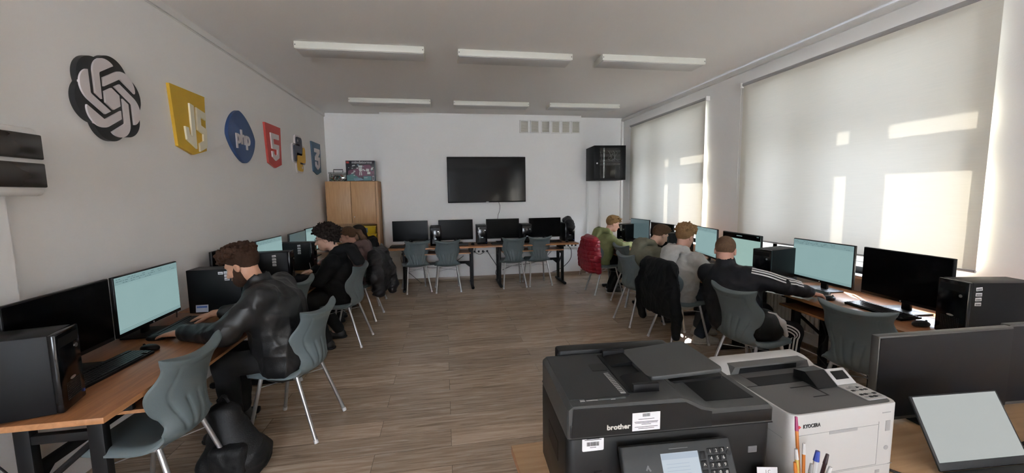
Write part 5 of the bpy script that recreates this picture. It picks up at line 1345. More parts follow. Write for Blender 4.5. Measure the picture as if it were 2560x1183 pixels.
# ------------------------------------------------------------------ coats on chair backs, bags
def chair_pt(k, x, y, z):
    cx, cy, a, _ = chairs[k]; c, s = math.cos(a), math.sin(a); return vec((cx + c * x - s * y, cy + s * x + c * y, z))
def coat(k, label, m, cat, z_back, z_front, half_w, th, sleeves, nz, res, flare=1.0, name='coat', extra=None):
    """cloth folded over the top of chair k"""
    f = chair_pt; lat = f(k, 0, 1, 0) - f(k, 0, 0, 0); base = (float(f(k, -0.25, 0, 0)[0]), float(f(k, -0.25, 0, 0)[1]), 0)
    P = [(seg(f(k, -0.245, half_w * 0.80, 0.872), f(k, -0.245, -half_w * 0.80, 0.872), th * 0.85), 0.03)]
    for yy, w in ((-0.42, 0.58), (0.42, 0.58), (0, 0.9)):
        q = half_w * w / th
        P += [(seg(f(k, -0.258, half_w * yy, 0.86), f(k, -0.285, half_w * yy * flare, (z_back + 0.86) / 2), th * 0.9, th * 1.05, lat, q), 0.06), (seg(f(k, -0.285, half_w * yy * flare, (z_back + 0.86) / 2), f(k, -0.275, half_w * yy * flare, z_back + 0.05), th * 1.05, th * 0.9, lat, q), 0.06)]
        if z_front: P += [(seg(f(k, -0.215, half_w * yy * 0.9, 0.865), f(k, -0.155, half_w * yy * 0.85, z_front), th * 0.6, th * 0.5, lat, q), 0.04)]
    for pts, r0, r1 in sleeves:
        pts = [f(k, *q) for q in pts]
        for i in range(len(pts) - 1): P.append((seg(pts[i], pts[i + 1], r0 + (r1 - r0) * i / (len(pts) - 1), r0 + (r1 - r0) * (i + 1) / (len(pts) - 1)), 0.03))
    if extra: P += extra(f)
    t = thing(name, label, cat, base)
    sdf_obj('shell', P, res, m, t, base, noise=nz)
    return t
def quilt(freq, amp, seed):
    fo = folds(0.008, 16, seed)
    return lambda x, y, z: (fo(x, y, z) + amp * (1 - np.abs(np.sin(z * freq + 0.5 * np.sin(y * 9 + x * 7)))) ** 3).astype(np.float32)
t = coat(10, 'bright red quilted puffer coat hung over the chair of the boy in green', CL['red'], 'coat', 0.36, 0.60, 0.265, 0.052,
     [([(-0.235, 0.22, 0.84), (-0.275, 0.285, 0.66), (-0.28, 0.30, 0.44)], 0.060, 0.048), ([(-0.235, -0.22, 0.84), (-0.24, -0.285, 0.64), (-0.22, -0.285, 0.40)], 0.060, 0.045)], quilt(52, 0.010, 2), 0.008, 1.1, 'puffer_coat',
     lambda f: [(seg(f(10, -0.235, 0.13, 0.915), f(10, -0.235, -0.10, 0.905), 0.038), 0.03)])
t = coat(13, 'black jacket with dangling sleeves hung over the chair of the boy in grey', CL['blackjkt'], 'jacket', 0.34, 0.62, 0.250, 0.036,
     [([(-0.26, 0.20, 0.84), (-0.30, 0.285, 0.62), (-0.30, 0.275, 0.36), (-0.295, 0.235, 0.25)], 0.052, 0.034), ([(-0.25, -0.20, 0.84), (-0.27, -0.285, 0.62), (-0.25, -0.325, 0.38), (-0.25, -0.315, 0.18)], 0.056, 0.036)], folds(0.012, 20, 6), 0.008, 1.08, 'black_jacket')
t = coat(4, 'dark padded coat hung over a chair beside the girls at the left desk', CL['coat'], 'coat', 0.36, 0.55, 0.275, 0.060,
     [([(-0.26, 0.20, 0.82), (-0.31, 0.27, 0.64), (-0.33, 0.26, 0.40)], 0.075, 0.055), ([(-0.26, -0.22, 0.82), (-0.33, -0.28, 0.62), (-0.37, -0.27, 0.40), (-0.36, -0.24, 0.33)], 0.075, 0.055)], folds(0.014, 18, 9), 0.009, 1.1, 'dark_coat')

# rucksack on the floor beside the nearest chair
base = (-1.285, 2.51, 0.0)
t = thing('backpack', 'slumped black backpack on the floor beside the nearest left chair', 'backpack', base)
V0 = vec(base)
P = [(seg(V0 + (0.02, 0.0, 0.11), V0 + (-0.03, 0.01, 0.36), 0.118, 0.062, (1, 0, 0), 1.25), 0.05), (seg(V0 + (0.05, -0.01, 0.09), V0 + (0.09, -0.01, 0.12), 0.095, 0.085), 0.05), (rbx(V0 + (0.01, 0.0, 0.07), (0.17, 0.115, 0.07), 0.05), 0.05), (half((0, 0, -1), -0.003), 0.02, '&')]
bp = sdf_obj('bag_body', P, 0.007, CL['bag'], t, base, noise=folds(0.012, 22, 4))
P = [(rbx(V0 + (0.03, -0.105, 0.135), (0.095, 0.045, 0.085), 0.035), 0.02)]; sdf_obj('front_pocket', P, 0.007, CL['bag'], t, base, noise=folds(0.006, 30, 5))
b = MB(); b.tube([(-0.10, 0.10, 0.40), (-0.13, 0.17, 0.30), (-0.10, 0.17, 0.12), (-0.05, 0.12, 0.04)], 0.014, 8, smooth=5); b.build('shoulder_strap', CL['bag'], t)
b = MB(); b.tube([(-0.06, 0.03, 0.430), (-0.03, 0.02, 0.462), (0.0, 0.01, 0.425)], 0.009, 8, smooth=4); b.build('carry_loop', CL['bag'], t)
# bag on the chair seat of the boy in the track jacket
q = chair_pt(14, -0.005, -0.11, 0); base = (float(q[0]), float(q[1]), 0.468)
t = thing('sports_bag', 'black bag with a white side panel on the seat beside the track jacket boy', 'bag', base)
V0 = vec(base); c, s_ = math.cos(R(8)), math.sin(R(8))
L = lambda x, y, z: V0 + vec((c * x * 0.8 - s_ * y * 0.9, s_ * x * 0.8 + c * y * 0.9, z))
P = [(ell(L(0, 0, 0.10), (0.136, 0.09, 0.11)), 0.05), (ell(L(-0.01, 0.0, 0.17), (0.096, 0.078, 0.075)), 0.05), (ell(L(0.09, 0, 0.07), (0.088, 0.086, 0.08)), 0.04), (half((0, 0, -1), -0.472), 0.01, '&')]
bb = sdf_obj('bag_body', P, 0.007, CL['bag'], t, base, noise=folds(0.008, 24, 7))
P = [(seg(L(-0.02, -0.060, 0.236), L(0.060, -0.066, 0.212), 0.006, 0.010), 0.01), (seg(L(0.060, -0.066, 0.212), L(0.125, -0.084, 0.145), 0.012, 0.022), 0.01), (seg(L(0.125, -0.084, 0.145), L(0.200, -0.078, 0.040), 0.028, 0.016), 0.02)]
sdf_obj('white_panel', P, 0.006, CL['white'], t, base)
b = MB(); b.tube([Vector(L(-0.075, -0.085, 0.14)) - Vector(base), Vector(L(-0.045, -0.088, 0.165)) - Vector(base)], 0.004, 6); b.build('zip_pull', CL['stripe'], t)
# bag lying on the last far tower
base = (2.235, 7.24, DZ + 0.336)
t = thing('pouch_bag', 'small black drawstring bag slumped over the end tower of the far desks', 'bag', base); V0 = vec(base)
P = [(ell(V0 + (0.0, -0.02, 0.045), (0.082, 0.11, 0.060)), 0.03), (ell(V0 + (0.02, -0.03, 0.085), (0.05, 0.06, 0.035)), 0.03), (seg(V0 + (0.0, -0.165, 0.02), V0 + (0.01, -0.225, -0.07), 0.050, 0.055, (1, 0, 0), 1.3), 0.05), (seg(V0 + (-0.01, -0.10, 0.04), V0 + (0.0, -0.19, 0.01), 0.05), 0.05)]
P.append((rbx(V0 + (0.005, 0.0, -0.17), (0.092, 0.208, 0.170), 0.004), 0.004, '-'))
sdf_obj('bag_body', P, 0.006, CL['bag'], t, base, noise=folds(0.008, 40, 8))
# ------------------------------------------------------------------ the front desk and what stands on it
FZ = 0.745
t = thing('teacher_desk', 'beech front desk under the printers and the near monitor', 'desk', (1.40, 0.965, 0), R(2.2))
b = MB(); b.span((-1.18, -0.40, FZ - 0.028), (1.50, 0.40, FZ), bev=0.002)
for f in b.bm.faces:
    if abs(f.normal.z) < 0.5: f.material_index = 1
b.build('tabletop', [M['tan'], M['cherry_edge']], t)
for x0, x1 in ((-1.16, -1.135), (1.45, 1.475)):
    b = MB(); b.span((x0, -0.37, 0), (x1, 0.36, FZ - 0.028)); b.build('side_panel', M['tan'], t)
b = MB(); b.span((-1.135, 0.33, 0.15), (1.45, 0.35, FZ - 0.028)); b.build('back_panel', M['tan'], t)

PB = dict(top=mat('printer grey black lid', (0.028, 0.030, 0.031), 0.48, spec=0.3, bump=0.05, bscale=600), body=mat('printer black body', (0.006, 0.006, 0.0065), 0.42, spec=0.25), dark=mat('printer recess black', (0.004, 0.004, 0.005), 0.5, spec=0.2),
          rim=mat('printer grey rim', (0.045, 0.047, 0.047), 0.42, spec=0.35), white=mat('printer white plastic', (0.47, 0.465, 0.455), 0.42), grey=mat('printer grey tray', (0.085, 0.083, 0.080), 0.5, bump=0.03, bscale=400), key=mat('printer grey key', (0.10, 0.10, 0.105), 0.4),
          print_grey=mat('grey print', (0.30, 0.30, 0.30), 0.5), red=mat('red emblem', (0.45, 0.03, 0.03), 0.5), ink=M['ink'], silver=mat('silver lettering', (0.55, 0.54, 0.50), 0.35))
M['lcd'] = emit_mat('printer touch screen', (0.50, 0.58, 0.66), 0.40); M['lcd_line'] = emit_mat('printer touch screen bar', (0.40, 0.48, 0.58), 0.40)
def put_text(txt, size, m, name, parent, o, u, v, ex=0.0008, align='CENTER', sx=1.0, off=0.0):
    me = text_mesh(txt, size, ex, align, 0, off); me.materials.append(m); ob = link(name, me, parent); ob.matrix_local = frame_matrix(o, u, v) @ Matrix.Diagonal((sx, 1, 1, 1)); return ob
def rprism(mb, x0, y0, x1, y1, z0, z1, r, mi=0, bev=0):
    """rounded rectangle block"""
    P = rounded([(x0, y0), (x1, y0), (x1, y1), (x0, y1)], r, 6); mb.prism(P, (0, 0, z0), (1, 0, 0), (0, 1, 0), z1 - z0, mi)
def soft_block(mb, x0, y0, x1, y1, z0, z1, r, e, mi=0):
    """rounded rectangle block with softened top and bottom edges"""
    rings = []
    for z, k in ((z0, e), (z0 + e * 0.3, e * 0.3), (z0 + e, 0), (z1 - e, 0), (z1 - e * 0.3, e * 0.3), (z1, e)):
        rings.append([Vector((a, c, z)) for a, c in rounded([(x0 + k, y0 + k), (x1 - k, y0 + k), (x1 - k, y1 - k), (x0 + k, y1 - k)], r, 6)])
    mb.loft(rings, mi)

# black multifunction printer, local x right, y away from the viewer
t = thing('multifunction_printer', 'black multifunction printer with document feeder and touch screen on the front desk', 'printer', (0.292, 0.940, FZ), R(-2.3))
t.scale = (1.025, 1, 0.94)
W, D, Hh = 0.562, 0.335, 0.352
b = MB(); soft_block(b, 0, 0.006, W, D, 0.0, 0.262, 0.022, 0.006); b.build('body', PB['body'], t)
b = MB()      # scanner unit: deep on the left, low on the right
prof = [(0, 0.264), (W, 0.264), (W, 0.306), (W - 0.012, 0.318), (0.395, 0.318), (0.365, 0.326), (0.318, 0.352), (0.30, 0.358), (0.012, 0.358), (0, 0.348)]
n = len(prof)
for y0, y1 in ((0.0, D - 0.01),):
    e = 0.012
    rings = []
    cx, cz = W / 2, 0.31
    for y, k in ((y0, 0.985), (y0 + e * 0.35, 0.996), (y0 + e, 1.0), (y1 - e, 1.0), (y1, 0.985)):
        rings.append([Vector((cx + (x - cx) * k, y, cz + (z - cz) * (k if k < 1 else 1))) for x, z in prof])
    b.loft(rings)
sc = b.build('scanner_lid', PB['rim'], t, smooth=30)
b = MB(); b.span((0.006, -0.0012, 0.268), (W - 0.006, 0.02, 0.304), bev=0.002); b.prism([(0.01, 0.268), (0.385, 0.268), (0.385, 0.312), (0.355, 0.320), (0.312, 0.345), (0.015, 0.350)], (0, 0.012, 0), (1, 0, 0), (0, 0, 1), 0.0135); b.build('front_fascia', PB['body'], sc, smooth=30)
b = MB(); b.span((0.002, -0.0006, 0.2615), (W - 0.002, D, 0.2645)); b.build('lid_seam', PB['dark'], t)
b = MB(); rprism(b, 0.012, 0.030, 0.175, D - 0.022, 0.356, 0.3605, 0.006); b.build('feeder_cover', PB['top'], sc)
b = MB(); soft_block(b, 0.085, 0.020, 0.16, 0.026, 0.356, 0.362, 0.002, 0.001); b.build('feeder_edge', PB['rim'], sc)
b = MB(); b.span((0.178, 0.045, 0.352), (0.262, D - 0.030, 0.3600)); b.build('feeder_slot', PB['dark'], sc)
for y0, y1 in ((0.045, 0.140), (D - 0.125, D - 0.040)):
    b = MB(); b.prism([(0.186, 0.358), (0.256, 0.358), (0.256, 0.372), (0.20, 0.366)], (0, y1, 0), (1, 0, 0), (0, 0, 1), y1 - y0); b.span((0.19, y0 if y0 < 0.1 else y1 - 0.012, 0.358), (0.262, y0 + 0.012 if y0 < 0.1 else y1, 0.382), bev=0.002)
    b.build('paper_guide', PB['dark'], sc)
b = MB(); b.span((0.360, 0.040, 0.316), (W - 0.030, D - 0.030, 0.3192)); b.prism([(0.305, 0.352), (0.36, 0.319), (0.36, 0.3205), (0.312, 0.3545)], (0, D - 0.04, 0), (1, 0, 0), (0, 0, 1), D - 0.095); b.build('output_well', PB['dark'], sc)
b = MB()      # sloping document tray with a rounded free corner
P = rounded([(0.258, 0.100), (0.470, 0.082), (0.470, D - 0.03), (0.258, D - 0.03)], 0.020, 6)
lo = [Vector((x, y, 0.360 + (x - 0.258) * 0.10)) for x, y in P]; hi = [v + Vector((0, 0, 0.012)) for v in lo]
mid = [Vector((0.364 + (v.x - 0.364) * 1.012, 0.25 + (v.y - 0.25) * 1.012, v.z + 0.006)) for v in lo]
b.loft([lo, mid, hi]); b.build('document_tray', PB['rim'], t, smooth=40)
b = MB(); P = rounded([(0.30, 0.118), (0.488, 0.106), (0.488, 0.22), (0.30, 0.22)], 0.014, 6); lo = [Vector((x, y, 0.335 + (x - 0.30) * 0.07)) for x, y in P]; b.loft([lo, [v + Vector((0, 0, 0.008)) for v in lo]]); b.build('exit_flap', PB['body'], t, smooth=40)
b = MB(); soft_block(b, 0.055, D - 0.004, W - 0.12, D + 0.050, 0.24, 0.372, 0.012, 0.008); rt = b.build('rear_tray', PB['body'], t, smooth=40)
b = MB(); b.box((0.33, D - 0.0055, 0.352), (0.07, 0.001, 0.016)); b.box((0.39, D - 0.0055, 0.352), (0.02, 0.001, 0.014)); b.build('tray_label', PB['print_grey'], rt)
b = MB(); rprism(b, 0.125, 0.185, 0.172, 0.235, 0.360, 0.3618, 0.006); b.build('pull_tab', PB['body'], sc)
b = MB(); b.box((0.085, 0.0225, 0.3592), (0.060, 0.004, 0.0012)); b.box((0.125, 0.0235, 0.3592), (0.012, 0.010, 0.0012)); b.box((0.045, 0.0235, 0.3592), (0.012, 0.008, 0.0012)); b.build('lid_sticker', PB['print_grey'], sc, smooth=0)
b = MB()
b.box((0.160, 0.105, 0.3612), (0.014, 0.125, 0.0012), Matrix.Rotation(0.03, 3, 'Z'), mi=0)
for k in range(12): b.box((0.160, 0.052 + k * 0.0098, 0.3620), (0.011, 0.0022, 0.0008), mi=1)
b.build('size_scale', [PB['print_grey'], PB['ink']], sc)
put_text('brother', 0.0195, PB['silver'], 'brand_lettering', sc, (0.132, -0.0016, 0.2900), (1, 0, 0), (0, 0, 1), 0.0012, off=0.0006)
b = MB(); b.box((0.205, -0.0022, 0.300), (0.074, 0.001, 0.052), Matrix.Rotation(-0.0, 3, 'Y'))
for k in range(9): b.box((0.196 + k * 0.0022, -0.0029, 0.319), (0.0012, 0.0004, 0.009), mi=1)
for z, w in ((0.3075, 0.05), (0.3000, 0.074), (0.2965, 0.070), (0.2925, 0.03), (0.2850, 0.072), (0.2805, 0.05)): b.box((0.205, -0.0029, z), (w * 0.85, 0.0004, 0.0011), mi=1)
b.build('inventory_label', [M['label'], PB['ink']], sc, smooth=0)
b = MB(); soft = rounded([(0.040, 0.2215), (0.096, 0.2225), (0.096, 0.2600), (0.040, 0.2590)], 0.004); b.prism(soft, (0, 0.0062, 0), (1, 0, 0), (0, 0, 1), 0.0012)
random.seed(3); x = 0.052
while x < 0.084:
    w = random.choice((0.0008, 0.0014, 0.002)); b.box((x + w / 2, 0.0047, 0.2425), (w, 0.0006, 0.0115), mi=1); x += w + 0.001
for z, w in ((0.2575, 0.034), (0.2545, 0.044), (0.2325, 0.016)): b.box((0.068, 0.0047, z), (w, 0.0006, 0.0012), mi=1)
b.build('barcode_label', [M['label'], PB['ink']], t, smooth=0)
b = MB(); b.span((-0.0008, 0.10, 0.13), (0.004, 0.22, 0.19)); b.build('side_grip', PB['dark'], t)
# control panel tilted out of the front
pm = Matrix.Translation((0.128, -0.004, 0.236)) @ Matrix.Rotation(R(-26), 4, 'X')
b = MB(); soft_block(b, 0.0, -0.024, 0.290, 0.002, -0.125, 0.0, 0.006, 0.004); cp = b.build('control_panel', PB['top'], t, smooth=40); cp.matrix_local = pm
yf = -0.0245
b = MB(); b.box((0.148, yf, -0.058), (0.098, 0.001, 0.068)); b.box((0.148, yf - 0.0008, -0.032), (0.096, 0.0006, 0.014), mi=1)
for z in (-0.050, -0.058, -0.066, -0.074): b.box((0.148 - 0.008, yf - 0.0008, z), (0.06, 0.0006, 0.0012), mi=1)
b.build('touch_screen', [M['lcd'], M['lcd_line']], cp, smooth=0)
for r in range(4):
    for c in range(3):
        x, z = 0.2295 + c * 0.0165, -0.028 - r * 0.0172
        b = MB(); b.box((x, yf - 0.0008, z), (0.0145, 0.0018, 0.0145), bev=0.0025); kb = b.build('keypad_key', PB['body'], cp)
        put_text('123456789*0#'[r * 3 + c], 0.0115, PB['silver'], 'digit', kb, (x, yf - 0.002, z), (1, 0, 0), (0, 0, 1), 0.0003)
for k in range(3):
    b = MB(); b.box((0.2085, yf - 0.0008, -0.036 - k * 0.022), (0.0135, 0.0018, 0.018), bev=0.0025); b.build('menu_key', PB['body'], cp)
put_text('^', 0.016, PB['silver'], 'home_mark', cp, (0.2085, yf - 0.0024, -0.061), (1, 0, 0), (0, 0, 1), 0.0003)
b = MB(); b.tube([(0.279, yf + 0.001, -0.036), (0.279, yf - 0.0015, -0.036)], 0.0065, 14); b.build('power_key', PB['body'], cp)
b = MB(); b.tube([(0.279, yf + 0.001, -0.024), (0.279, yf - 0.0008, -0.024)], 0.0014, 8); b.build('power_light', PB['silver'], cp)
b = MB(); b.box((0.060, yf - 0.0004, -0.054), (0.004, 0.0008, 0.013), Matrix.Rotation(0.5, 3, 'Y')); b.box((0.065, yf - 0.0004, -0.057), (0.004, 0.0008, 0.011), Matrix.Rotation(-0.5, 3, 'Y')); b.build('touch_mark', PB['key'], cp)
for x, z, w in ((0.148, -0.014, 0.05), (0.062, -0.092, 0.07), (0.150, -0.104, 0.035)):
    b = MB(); b.box((x, yf - 0.0003, z), (w, 0.0006, 0.0018)); b.build('panel_print', PB['key'], cp)
b = MB(); b.span((0.110, -0.002, 0.045), (0.43, 0.012, 0.135)); b.build('output_slot', PB['dark'], t)
b = MB(); b.span((0.497, 0.0045, 0.170), (0.523, 0.008, 0.190), bev=0.002); b.build('usb_port', PB['key'], t)
b = MB(); b.span((0.070, 0.0045, 0.130), (0.092, 0.0075, 0.160)); b.build('card_slot', PB['dark'], t)

# white laser printer
t = thing('laser_printer', 'white laser printer with grey output tray on the front desk', 'printer', (0.930, 0.920, FZ), R(1.5))
t.scale = (1, 0.95, 0.865)
W, D, Hh = 0.372, 0.385, 0.292
b = MB()
def ring(z, k, r=0.030): return [Vector((a, c, z)) for a, c in rounded([(k, k), (W - k, k), (W - k, D - k), (k, D - k)], r, 6)]
b.loft([ring(0, 0.004), ring(0.004, 0), ring(Hh - 0.006, 0), ring(Hh - 0.001, 0.002), ring(Hh, 0.006), ring(Hh - 0.002, 0.009), ring(Hh - 0.011, 0.010)])
b.build('body', PB['white'], t, smooth=40)
b = MB(); rprism(b, 0.009, 0.009, W - 0.009, D - 0.008, Hh - 0.012, Hh - 0.0025, 0.024); tp = b.build('top_cover', PB['grey'], t)
b = MB()      # rear hump of the white housing
P = [(0.004, 0.0), (W - 0.004, 0.0), (W - 0.004, 0.024), (W - 0.020, 0.034), (0.020, 0.034), (0.004, 0.024)]
rings = []
for y, z in ((D - 0.105, 0.0), (D - 0.075, 0.7), (D - 0.055, 1.0), (D - 0.012, 1.0), (D, 0.86)):
    rings.append([Vector((x, y, Hh - 0.004 + q * z)) for x, q in P])
b.loft(rings); hu = b.build('rear_hump', PB['white'], t, smooth=50)
b = MB(); b.prism([(0.024, Hh - 0.004), (W - 0.030, Hh - 0.004), (W - 0.040, Hh + 0.026), (0.040, Hh + 0.026)], (0, D - 0.054, 0), (1, 0, 0), (0, 0, 1), 0.050); b.build('hump_front', PB['grey'], hu)
b = MB(); b.prism([(0.055, Hh - 0.003), (W - 0.085, Hh - 0.003), (W - 0.085, Hh + 0.020), (0.06, Hh + 0.020)], (0, D - 0.098, 0), (1, 0, 0), (0, 0, 1), 0.0065)
b.span((0.055, D - 0.20, Hh - 0.0028), (W - 0.085, D - 0.10, Hh - 0.0016)); b.build('output_well', PB['dark'], tp)
b = MB(); b.prism([(0.200, Hh - 0.0022), (0.292, Hh - 0.0010), (0.292, Hh - 0.012), (0.200, Hh - 0.012)], (0.055, 0, 0), (0, 1, 0), (0, 0, 1), 0.235); b.build('output_ramp', PB['grey'], tp)
b = MB(); b.span((0.012, 0.186, Hh - 0.0030), (W - 0.07, 0.189, Hh - 0.0018)); b.build('cover_seam', PB['dark'], tp)
b = MB()
for lo, hi in (((0.140, 0.150), (0.215, 0.154)), ((0.211, 0.085), (0.216, 0.154)), ((0.160, 0.085), (0.215, 0.0885))): b.span((lo[0], lo[1], Hh - 0.0030), (hi[0], hi[1], Hh - 0.0017))
b.build('paper_stop', PB['dark'], tp)
b = MB(); rprism(b, W - 0.078, 0.030, W - 0.004, 0.180, Hh - 0.006, Hh + 0.001, 0.010); kp = b.build('key_panel', PB['white'], t)
b = MB(); b.prism([(0.0, 0.0), (0.095, 0.0), (0.095, 0.030), (0.052, 0.040)][::-1], (W - 0.082, 0.125, Hh), (0, 1, 0), (0, 0, 1), -0.074); ds = b.build('display_hood', PB['body'], t)
dm = frame_matrix((W - 0.045, 0.151, Hh + 0.0215), (1, 0, 0), (0, 0.793, 0.609))
b = MB(); b.box((0, 0, 0), (0.074, 0.062, 0.004), bev=0.004); db = b.build('display_bezel', PB['white'], ds); db.matrix_local = dm
b = MB(); b.box((0, 0.004, 0.0022), (0.050, 0.032, 0.001)); b.build('display', M['gloss_black'], db)
random.seed(5)
for i in range(4):
    for j in range(4):
        b = MB(); b.box((W - 0.066 + i * 0.0155, 0.044 + j * 0.0165 + (0.01 if j > 1 else 0), Hh + 0.0018), (0.012, 0.0085, 0.0022), bev=0.002); b.build('button', PB['dark'] if (i + j) % 3 else PB['print_grey'], kp)
b = MB(); b.tube([(W - 0.048, 0.105, Hh + 0.001), (W - 0.048, 0.105, Hh + 0.003)], 0.010, 16); b.build('round_key', PB['print_grey'], kp)
put_text('KYOCERA', 0.0175, PB['ink'], 'brand_lettering', t, (0.066, -0.0006, 0.252), (1, 0, 0), (0, 0, 1), 0.0006, 'CENTER', 0.72, 0.0004)
b = MB(); b.prism([(0, 0.006), (0.006, 0), (0.012, 0.006), (0.006, 0.012)], (0.019, 0.0002, 0.246), (1, 0, 0), (0, 0, 1), 0.0009); b.build('red_emblem', PB['red'], t)
b = MB()
for x0, x1, z0, z1 in ((0.022, 0.300, 0.078, 0.0795), (0.022, 0.300, 0.222, 0.2232), (0.022, 0.0232, 0.078, 0.222), (0.300, 0.3012, 0.078, 0.232)): b.span((x0, -0.0007, z0), (x1, 0.002, z1))
b.span((0.004, -0.0005, 0.0735), (W - 0.012, 0.002, 0.0747)); b.span((-0.0005, 0.03, 0.20), (0.002, 0.16, 0.2012)); b.build('panel_seam', PB['print_grey'], t)
b = MB(); b.span((0.128, -0.0012, 0.213), (0.225, 0.004, 0.224), bev=0.001); b.build('tray_grip', PB['print_grey'], t)
b = MB(); b.span((0.325, -0.0012, 0.195), (0.342, 0.004, 0.232), bev=0.001); b.build('side_latch', PB['print_grey'], t)
b = MB(); b.span((0.300, -0.0012, 0.047), (0.316, 0.004, 0.058), bev=0.001); b.build('paper_gauge', PB['print_grey'], t)
b = MB(); b.box((0.325, -0.0006, 0.262), (0.030, 0.0008, 0.003)); b.build('model_print', PB['print_grey'], t)
b = MB(); b.tube([(0.333, 0.001, 0.135), (0.333, -0.001, 0.135)], 0.008, 14); b.build('round_mark', PB['print_grey'], t)

# monitor standing with its dark screen towards the camera, a second one beside it
def big_monitor(label, loc, rz, w, h, zc):
    t = thing('desk_monitor', label, 'monitor', loc, rz)
    b = MB(); b.box((0, 0.015, zc), (w, 0.030, h), bev=0.004); b.build('housing', M['edge_grey'], t)
    b = MB(); b.box((0, -0.001, zc + 0.004), (w - 0.010, 0.002, h - 0.022)); b.build('screen', M['screen_sheen'], t, smooth=0)
    b = MB(); b.box((0, 0.045, 0.10), (0.07, 0.02, 0.20), bev=0.005); b.build('stand_neck', M['plastic_black'], t)
    b = MB(); b.box((0, 0.0, 0.005), (0.26, 0.22, 0.010), bev=0.005); b.build('stand_base', M['plastic_black'], t)
M['edge_grey'] = mat('dark grey monitor shell', (0.055, 0.052, 0.048), 0.4); M['screen_sheen'] = mat('dark glossy screen', (0.006, 0.006, 0.0075), 0.34, spec=0.25)
big_monitor('large dark monitor at the right of the white printer', (1.842, 1.178, FZ), R(-1.3), 0.60, 0.328, 0.178)
big_monitor('dark monitor at the right end of the front desk, cut by the frame', (2.455, 1.175, FZ), R(-3), 0.60, 0.328, 0.178)
# open laptop leaning back, room reflection painted as a glow on its screen
t = thing('laptop', 'open laptop with a pale shining screen in front of the dark monitor', 'laptop', (1.629, 0.910, FZ), R(-3.3))
M['painted_reflection'] = emit_mat('painted laptop reflection', (0.44, 0.47, 0.46), 0.42, 0.12)
b = MB(); b.box((0, -0.105, 0.009), (0.325, 0.215, 0.016), bev=0.005); ba = b.build('base', M['plastic_dark'], t)
b = MB()
for r in range(5):
    for c in range(14): b.box((-0.143 + c * 0.022, -0.045 - r * 0.021, 0.0180), (0.019, 0.018, 0.002))
b.build('keys', M['key'], ba, smooth=0)
lm = Matrix.Translation((0, 0.004, 0.014)) @ Matrix.Rotation(R(-29), 4, 'X')
b = MB(); b.box((0, 0.003, 0.108), (0.325, 0.007, 0.216), bev=0.004); ld = b.build('lid', M['plastic_dark'], t); ld.matrix_local = lm
b = MB(); b.box((0, -0.0008, 0.118), (0.309, 0.001, 0.188)); b.build('screen', M['painted_reflection'], ld, smooth=0)
# full size keyboard at the right edge
k = dup(KB, (2.02, 0.93, FZ), R(8), 'black keyboard on the front desk beside the laptop, at the edge of the picture', GK)
b = MB(); b.tube([(1.335, 0.985, FZ + 0.004), (1.37, 0.93, FZ + 0.004), (1.40, 0.88, FZ + 0.004), (1.45, 0.80, FZ + 0.004)], 0.004, 6, smooth=6)
tag(b.build('usb_cable', M['cable']), 'black cable lying on the front desk beside the white printer', 'cable')

# pens in a mesh cup, leaflet leaning on the black printer
CX, CY = 0.905, 0.842
t = thing('pen_cup', 'round black pen cup between the two printers', 'pen cup', (CX, CY, FZ))
b = MB(); b.lathe([(0.038, 0), (0.041, 0.004), (0.042, 0.098), (0.039, 0.098), (0.037, 0.006), (0.0, 0.006)], n=24, caps=False); b.build('cup', M['plastic_black'], t)
def pen(label, col, capc, dx, dy, lean, L, r=0.0045, grp=True, top=None):
    a = Vector((CX + dx * 0.4, CY + dy * 0.4, FZ + 0.010)); d = Vector((dx * 6.5, dy * 6.5, 1)).normalized() * L
    t = thing('pen', label, 'pen', a)
    b = MB(); b.tube([Vector((0, 0, 0)), d * 0.86], r, 8); b.build('barrel', col, t)
    b = MB(); b.tube([d * 0.86, d], r * 1.15, 8, r2=r * 0.8); b.build('cap', capc, t)
col = {n: mat('pen ' + n, c, 0.4) for n, c in (('orange', (0.48, 0.15, 0.02)), ('yellow', (0.50, 0.38, 0.10)), ('blue', (0.02, 0.05, 0.30)), ('white', (0.6, 0.6, 0.6)), ('dark', (0.03, 0.012, 0.015)), ('magenta', (0.28, 0.02, 0.10)), ('green', (0.22, 0.26, 0.08)), ('grey', (0.3, 0.3, 0.3)))}
pen('tall orange pencil with a magenta tip in the pen cup', col['orange'], col['magenta'], 0.006, 0.026, 0, 0.262, 0.0042)
pen('orange pencil with a pale end beside the tallest one in the cup', col['orange'], col['white'], 0.004, 0.012, 0, 0.205, 0.0042)
pen('yellow pencil at the left of the pen cup', col['yellow'], col['white'], -0.012, 0.010, 0, 0.195, 0.0045)
pen('white pen with a blue clip in the pen cup', col['white'], col['blue'], 0.022, 0.004, 0, 0.190, 0.0065)
pen('thin dark pen leaning right in the pen cup', col['dark'], col['dark'], 0.032, -0.004, 0, 0.190, 0.0045)
pen('silver pen leaning furthest right in the pen cup', col['grey'], col['white'], 0.030, -0.016, 0, 0.168, 0.005)
pen('short grey green pen in the middle of the cup', col['green'], col['grey'], 0.004, -0.004, 0, 0.165, 0.0045)
pen('greenish white pen at the front of the pen cup', col['green'], col['white'], 0.022, -0.026, 0, 0.140, 0.006)
pen('orange pencil stub at the left of the pen cup', col['orange'], col['orange'], -0.020, 0.006, 0, 0.165, 0.0042)
t = thing('leaflet', 'small white leaflet with LC print leaning against the black printer', 'leaflet', (0.828, 0.872, FZ))
lm = Matrix.Rotation(R(-14), 4, 'X') @ Matrix.Rotation(R(7), 4, 'Y')
b = MB(); b.box((0, 0, 0.066), (0.062, 0.0012, 0.132)); pg = b.build('sheet', M['label'], t, smooth=0); pg.matrix_local = lm
put_text('LC', 0.0135, PB['print_grey'], 'print', pg, (0.002, -0.001, 0.120), (1, 0, 0), (0, 0, 1), 0.0003)
